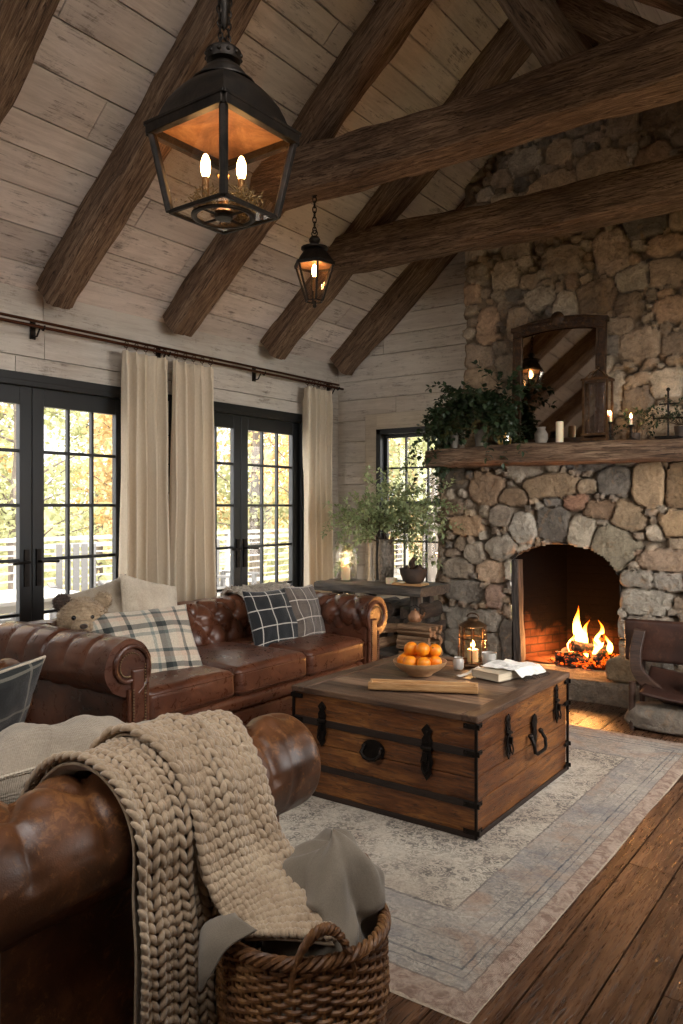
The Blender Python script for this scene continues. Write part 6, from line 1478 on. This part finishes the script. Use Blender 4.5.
# grey blanket stuffed in the basket
M_GREY = fabric('soft_grey_blanket', '6d6253', '8d8171', 900, .25, 5)
def catmull(p0, p1, p2, p3, f): return .5*((2*p1)+(p2-p0)*f+(2*p0-5*p1+4*p2-p3)*f*f+(3*p1-p0-3*p2+p3)*f**3)
def spline(pts, t):
    s = t*(len(pts)-1); k = min(int(s), len(pts)-2); return catmull(pts[max(k-1, 0)], pts[k], pts[k+1], pts[min(k+2, len(pts)-1)], s-k)
def surf(rows):
    """rows: control rows (along) of control points (across)"""
    rows = [[Vector(p) for p in r] for r in rows]
    def f(u, v): return spline([spline(r, u) for r in rows], v)
    return f
def bl(u, v):
    a = u*2*PI; t = v
    r = (.135*max(0.0, math.sin(PI*min(.9999, max(.0001, t))))**.42)*(1+.22*nz(math.cos(a)*1.2, math.sin(a)*1.2, t*2, 1.4)+.10*math.sin(a*3+t*5)*t)
    fold = (.026*abs(math.sin(a*2.5+t*5))+.020*math.sin(a*4+t*7)+.025*nz(math.cos(a)*2, math.sin(a)*2, t*4, 1.6))*math.sin(PI*t)
    cx = .005+.02*t; cy = .055+.05*(t-.4)
    return (BKX+cx+(r+fold)*math.cos(a), BKY+cy+(r+fold)*.95*math.sin(a), .10+t*.46+.04*nz(math.cos(a), math.sin(a), t*3, 1.5))
mb = MB(); mb.grid(bl, 90, 60, closed_u=True); mb.sphere((BKX, BKY+.02, .15), .12, 20, 12); gb = mb.build('grey_blanket', M_GREY, angle=180); tag(gb, 'soft grey-beige blanket stuffed into the willow basket', 'blanket')
corner = surf([[(-1.30, 1.36, .44), (-1.25, 1.33, .45), (-1.20, 1.33, .44)], [(-1.34, 1.30, .42), (-1.29, 1.27, .415), (-1.24, 1.28, .41)], [(-1.325, 1.27, .36), (-1.30, 1.25, .35), (-1.27, 1.255, .35)], [(-1.31, 1.262, .31), (-1.305, 1.255, .30), (-1.30, 1.258, .30)]])
mb = MB(); mb.grid(corner, 16, 20); c_ = mb.build('blanket_corner', M_GREY, gb); c_.modifiers.new('t', 'SOLIDIFY').thickness = .006

# ------------------------------------------------------------------ chunky knit throw: real stitches laid over draped sheets
m = NM('chunky_wool'); raw = m.mapping((1, 1, 1)); n = m.noise(raw, 60, 4, .7); n2 = m.noise(raw, 5, 3, .5); m.set(Base_Color=m.ramp(m.math('ADD', m.math('MULTIPLY', n, .5), m.math('MULTIPLY', n2, .5)), [(.35, '937b60'), (.5, 'b8a084'), (.66, 'd0bb9e')]), Roughness=.95, Normal=m.bump(m.noise(raw, 260, 3, .7), .6, .003)); m.b.inputs['Sheen Weight'].default_value = .4; M_WOOL = m.m
throw = thing('knit_throw', 'chunky beige knitted throw draped over the arm of the near sofa down to the floor', 'throw blanket', (-1.62, 1.42, 0))
TI = Vector((-1.62, 1.42, 0))
def knit(name, f, ncol, nrow, r=.0085, seed=0, rough=1.0):
    mb = MB(); R = random.Random(seed); cs = {}
    seg = 7; n = 6
    def pos(u, v):
        u = min(.999, max(.001, u)); v = min(.999, max(.001, v)); p = f(u, v); du = (f(min(1, u+.004), v)-f(max(0, u-.004), v)); dv = (f(u, min(1, v+.003))-f(u, max(0, v-.003))); nn_ = dv.cross(du); nn_ = nn_.normalized() if nn_.length > 1e-9 else Vector((0, 0, 1)); return p, nn_
    for c in range(ncol):
        for q in range(nrow):
            lift = (rough-1)*.008*R.uniform(-1, 1)+(rough-1)*.007*math.sin(q*PI)*0
            for s in (-1, 1):
                pts = []; rs = []; j1, j2 = R.uniform(-.05, .05), R.uniform(-.05, .05)
                for k in range(seg):
                    t = k/(seg-1); uu = (c+.5+s*(.46-.40*t)+j1*.5)/ncol; vv = (q+.0+(-.15+1.25*(1-t))*1.0+j2)/nrow
                    # strand starts outside-high, converges to the column centre at the bottom
                    vv = (q+1.05-1.35*(1-t)+j2)/nrow
                    p, nn_ = pos(uu, vv); hgt = .004+lift+.0085*abs(math.sin(PI*t))**.8*R.uniform(.9, 1.1); pts.append(p+nn_*hgt-TI); rs.append(r*(.40+.60*abs(math.sin(PI*t))**.6)*R.uniform(.92, 1.08))
                mb.tube(pts, rs, n)
    o = mb.build(name, M_WOOL, throw, angle=180)
    def bk(u, v):
        p, nn_ = pos(.5+(u-.5)*.91, .5+(v-.5)*.985); return p-nn_*.007-TI
    sh = MB(); sh.grid(bk, 40, 90); s_ = sh.build(name+'_backing', M_WOOL, o); s_.modifiers.new('t', 'SOLIDIFY').thickness = .006
    return o
AX, AZ, AR = -1.605, .60, .172     # arm axis (x, z) and drape radius
def over(ang, r=AR, y=0.0): a = math.radians(ang); return (AX-r*math.cos(a), y, AZ+r*math.sin(a))
def sheetA(u, v):
    # v 0: inside of arm; 1: at the floor
    L = [(-30, 1.0), (20, 1.02), (60, 1.04), (95, 1.06), (130, 1.07), (165, 1.08)]
    y0, y1 = 1.15+.02*min(1, v*1.6), 1.49+.03*v
    prof = [Vector(over(a, AR*k)) for a, k in L]+[Vector((-1.425, 0, .50)), Vector((-1.415, 0, .38)), Vector((-1.42, 0, .26)), Vector((-1.425, 0, .13)), Vector((-1.415, 0, .03))]
    p = spline(prof, v); w = .014*math.sin(u*PI*5.2+1.0+v*1.2)+.010*math.sin(u*PI*9+v*3); k = min(1, .35+v)
    yy = y0+(y1-y0)*u+.012*math.sin(v*7+u*2)*v
    yy -= (1-v)**2*.05*(1-u)
    nx = Vector((1, 0, .0)) if v > .5 else (p-Vector((AX, 0, AZ))).normalized()
    q = p+nx*w*k; return Vector((q.x, yy, max(.022, q.z)))
knit('knit_fold', sheetA, 13, 46, .0088, 1)
def sheetB(u, v):
    # wide upper layer: over the arm and down diagonally on to the basket rim
    ends = [((-1.79, 1.26, .56), (-1.79, 1.60, .56)), ((-1.775, 1.26, .69), (-1.775, 1.62, .68)), ((-1.67, 1.30, .805), (-1.67, 1.655, .77)), ((-1.53, 1.31, .79), (-1.55, 1.64, .76)),
            ((-1.435, 1.315, .70), (-1.44, 1.60, .68)), ((-1.40, 1.32, .60), (-1.385, 1.565, .60)), ((-1.37, 1.325, .51), (-1.33, 1.575, .52)), ((-1.33, 1.345, .44), (-1.25, 1.565, .455)), ((-1.29, 1.355, .405), (-1.16, 1.51, .42)), ((-1.26, 1.345, .395), (-1.06, 1.45, .40))]
    rows = []
    for i, (l_, r_) in enumerate(ends):
        l_, r_ = Vector(l_), Vector(r_); bz = .018 if i > 1 else .0
        rows.append([l_+(r_-l_)*t+Vector((.5, -.1, .8))*bz*math.sin(PI*t)*(1+.5*math.sin(i*1.9)) for t in (0, .33, .67, 1)])
    global _SB
    try: g = _SB
    except NameError: _SB = surf(rows); g = _SB
    p = g(u, v); k = math.sin(PI*min(1, v*1.3+.05)); return p+Vector((.6, 0, .8))*(.020*math.sin(u*PI*4.6+v*3)*(.3+v)+.014*nz(u*5, v*7, 2, 1))*k
knit('knit_fold', sheetB, 12, 36, .0095, 2, 1.3)
def sheetC(u, v):
    rows = [[(-1.50, 1.42, .74), (-1.49, 1.50, .75), (-1.48, 1.58, .74)], [(-1.415, 1.44, .62), (-1.405, 1.52, .62), (-1.40, 1.60, .60)], [(-1.41, 1.45, .48), (-1.395, 1.52, .47), (-1.39, 1.60, .45)], [(-1.415, 1.46, .34), (-1.40, 1.52, .33), (-1.41, 1.57, .34)], [(-1.425, 1.47, .24), (-1.42, 1.51, .22), (-1.425, 1.54, .25)]]
    global _SC
    try: g = _SC
    except NameError: _SC = surf(rows); g = _SC
    p = g(u, v); return p+Vector((.012*math.sin(u*PI*3+v*2), 0, 0))
knit('knit_fold', sheetC, 6, 22, .0085, 3)

# ------------------------------------------------------------------ outside
M_DECK = wood('grey_deck', '6b665f', '8f8980', 'aaa49a', 'Y', rough=.8, pid=True); M_RAILW = plain('pale_grey_rail', '9b9892', .7); M_GRND = NM('leaf_litter'); m = M_GRND
m.set(Base_Color=m.ramp(m.noise(m.mapping((1, 1, 1)), 1.2, 6, .75), [(.35, '4c4a2c'), (.5, '7c6a3a'), (.65, '94895f')]), Roughness=.95); M_GRND = m.m
mb = MB(); planks(mb, (-9.9, -2, -.06), (0, 1, 0), (1, 0, 0), (0, 0, 1), 18, rows_of(0, 5.1, .14, .141, 3), gap=.008, joints=5); o = mb.build('deck_floor', M_DECK, smooth=False); o['kind'] = 'structure'
mb = MB(); mb.grid(lambda u, v: (-60+u*75, -10+v*75, -1.2-.02*(0)+.6*nz(u*8, v*8, 1, 1)+max(0, (v*75-30))*.05+max(0, (30-u*75))*.05), 60, 60); o = mb.build('ground', M_GRND); o['kind'] = 'structure'
rl = thing('deck_railing', 'pale grey timber deck railing outside the french doors', 'railing', (-9.7, 6, -.06))
for z, h, w_ in ((1.0, .05, .14), (.9, .07, .04), (.12, .07, .04)):
    mb = MB(); mb.box((0, 1, z), (w_, 18, h)); mb.build('rail', M_RAILW, rl, smooth=False, bevel=.004)
pst = None
for k in range(10):
    if pst is None: mb = MB(); mb.box((0, 0, .52), (.09, .09, 1.04)); pst = mb.build('post', M_RAILW, rl, smooth=False, bevel=.004); q = pst
    else: q = pst.copy(); COL.objects.link(q); q.parent = rl
    q.location = (0, -8+k*2, 0)
for k in range(6):
    mb = MB(); mb.box((0, 1, .22+k*.115), (.02, 18, .022)); mb.build('rail', M_RAILW, rl, smooth=False)
ot = thing('patio_table', 'white patio table on the deck just outside the nearer french doors', 'table', (-5.9, 3.35, -.06)); mb = MB(); mb.box((0, 0, .72), (.8, 1.5, .035)); mb.box((0, 0, .67), (.66, 1.3, .06)); mb.build('table_top', plain('white_table_paint', 'dad7d0', .5), ot, smooth=False, bevel=.006)
for sx in (-1, 1):
    for sy in (-1, 1): mb = MB(); mb.box((sx*.33, sy*.66, .35), (.06, .06, .7)); mb.build('leg', M_RAILW, ot, smooth=False)
def patio_chair(lab, loc, rz):
    t = thing('patio_chair', lab, 'chair', loc, (0, 0, rz), group='patio chairs on the deck'); M_ = M_PCH
    mb = MB(); mb.box((0, 0, .40), (.5, .5, .03)); mb.build('seat', M_, t, smooth=False)
    mb = MB()
    for k in range(5): mb.box((-.18+k*.09, .27+.0, .72), (.07, .02, .62))
    mb.build('backrest', M_, t, smooth=False)
    for sx in (-1, 1):
        mb = MB(); mb.box((sx*.28, -.03, .60), (.07, .56, .025)); mb.build('armrest', M_, t, smooth=False)
        for sy in (-1, 1): mb = MB(); mb.box((sx*.26, sy*.24, .30), (.05, .05, .60)); mb.build('leg', M_, t, smooth=False)
M_PCH = plain('weathered_grey_chair', '5f5d5a', .7)
patio_chair('grey slatted patio chair behind the white table, nearer one', (-7.0, 3.9, -.06), R_(80)); patio_chair('grey slatted patio chair by the railing seen through the nearer doors, farther one', (-7.4, 5.3, -.06), R_(60)); patio_chair('grey slatted patio chair seen through the farther french doors', (-7.0, 7.2, -.06), R_(100))
M_TRUNKS = NM('bark'); m = M_TRUNKS; m.set(Base_Color=m.ramp(m.noise(m.mapping((6, 6, 1)), 3, 4), [(.3, '3f3832'), (.7, '756b60')]), Roughness=.95); M_TRUNKS = m.m
M_YEL = leafmat('yellow_leaves', 'c99f58', 'e2c58c', .5); M_PGR = leafmat('pale_green_leaves', '8f9568', 'bcbd92', .5); M_ORG = leafmat('amber_leaves', 'b89866', 'd9c498', .5)
def tree(seed, H, nl, mat, sz=.10):
    R = random.Random(seed); st = MB(); lv = MB(); tip = []
    tp = [Vector((.12*nz(z, seed, 0, .5)*z*.3, .12*nz(z, seed, 5, .5)*z*.3, z)) for z in np.linspace(0, H, 12)]
    st.tube(tp, [.13*(1-.85*i/11)*H/7 for i in range(12)], 8)
    for k in range(int(H*5)):
        z = R.uniform(H*.22, H*.98); b = spline(tp, z/H); a = R.uniform(0, 2*PI); L = R.uniform(.8, 2.1)*(1.15-z/H*.6); d = Vector((math.cos(a), math.sin(a), R.uniform(.1, .9))).normalized(); pts = [b]
        for j in range(7): d = (d+Vector((R.uniform(-.2, .2), R.uniform(-.2, .2), R.uniform(-.15, .1)))).normalized(); pts.append(pts[-1]+d*L/7)
        st.tube(pts, [.026*(1-.85*j/7) for j in range(8)], 5); tip += pts[2:]
    for _ in range(nl):
        p = R.choice(tip)+Vector((R.gauss(0, .22), R.gauss(0, .22), R.gauss(0, .18))); d = Vector((R.uniform(-1, 1), R.uniform(-1, 1), R.uniform(-1, .3))).normalized(); s = Vector((R.uniform(-1, 1), R.uniform(-1, 1), R.uniform(-1, 1))).cross(d).normalized(); L = sz*R.uniform(.6, 1.3)
        lv.add([p, p+d*L*.5+s*L*.35, p+d*L, p+d*L*.5-s*L*.35], [(0, 1, 2, 3)])
    return st, lv, mat
protos = []
TP = [(-11.5, 4.6, 0), (-13, 7.2, 1), (-12, 9.6, 2), (-14.5, 12.5, 0), (-11.2, 6.9, 1), (-16, 6, 2), (-17, 9.5, 0), (-12.2, 13.5, 1), (-15, 16.5, 2), (-9.6, 12.2, 0), (-8.2, 14.5, 1), (-10.5, 17, 2), (-6.8, 12.2, 1), (-18, 13.5, 1), (-13.5, 20, 0), (-9.5, 20.5, 2), (-20, 7.5, 1), (-7.2, 16.8, 0)]
lab = ['tall golden-yellow autumn tree beyond the deck railing', 'pale green thinning autumn tree beyond the deck railing', 'amber autumn tree beyond the deck railing']
where = ['seen through the left pane columns of the nearer doors', 'behind the others']
base = {}
for i, (x, y, t) in enumerate(TP):
    s = 1+.16*math.sin(i*2.7)
    if t not in base:
        st, lv, mt = tree(400+t, (7.5, 8.5, 6.8)[t], (5200, 4200, 4800)[t], (M_YEL, M_PGR, M_ORG)[t], .13); r = thing('autumn_tree', lab[t], 'tree', (x, y, -1.1), (0, 0, i), group=['golden trees', 'pale green trees', 'amber trees'][t]+' beyond the deck'); st.build('tree_trunk', M_TRUNKS, r); o = lv.build('foliage', mt, r, smooth=False); o['kind'] = 'stuff'; base[t] = r
    else: r = dup(base[t], (x, y, -1.1), (0, 0, i*1.7))
    r.scale = (s, s, s)
mb = MB(); R = random.Random(77)
for _ in range(4500):
    a = R.random(); p = Vector((-24+R.gauss(0, 2.0)+a*14, 2+a*24+R.gauss(0, 1.4), -1+abs(R.gauss(0, 2.6)))); d = Vector((R.uniform(-1, 1), R.uniform(-1, 1), R.uniform(-1, 1))).normalized(); s = Vector((R.uniform(-1, 1), R.uniform(-1, 1), R.uniform(-1, 1))).cross(d).normalized(); L = R.uniform(.15, .4)
    mb.add([p, p+d*L*.5+s*L*.4, p+d*L, p+d*L*.5-s*L*.4], [(0, 1, 2, 3)])
o = mb.build('distant_woodland', M_PGR, smooth=False); tag(o, 'hazy pale yellow-green woodland far beyond the deck', 'woodland', kind='stuff')
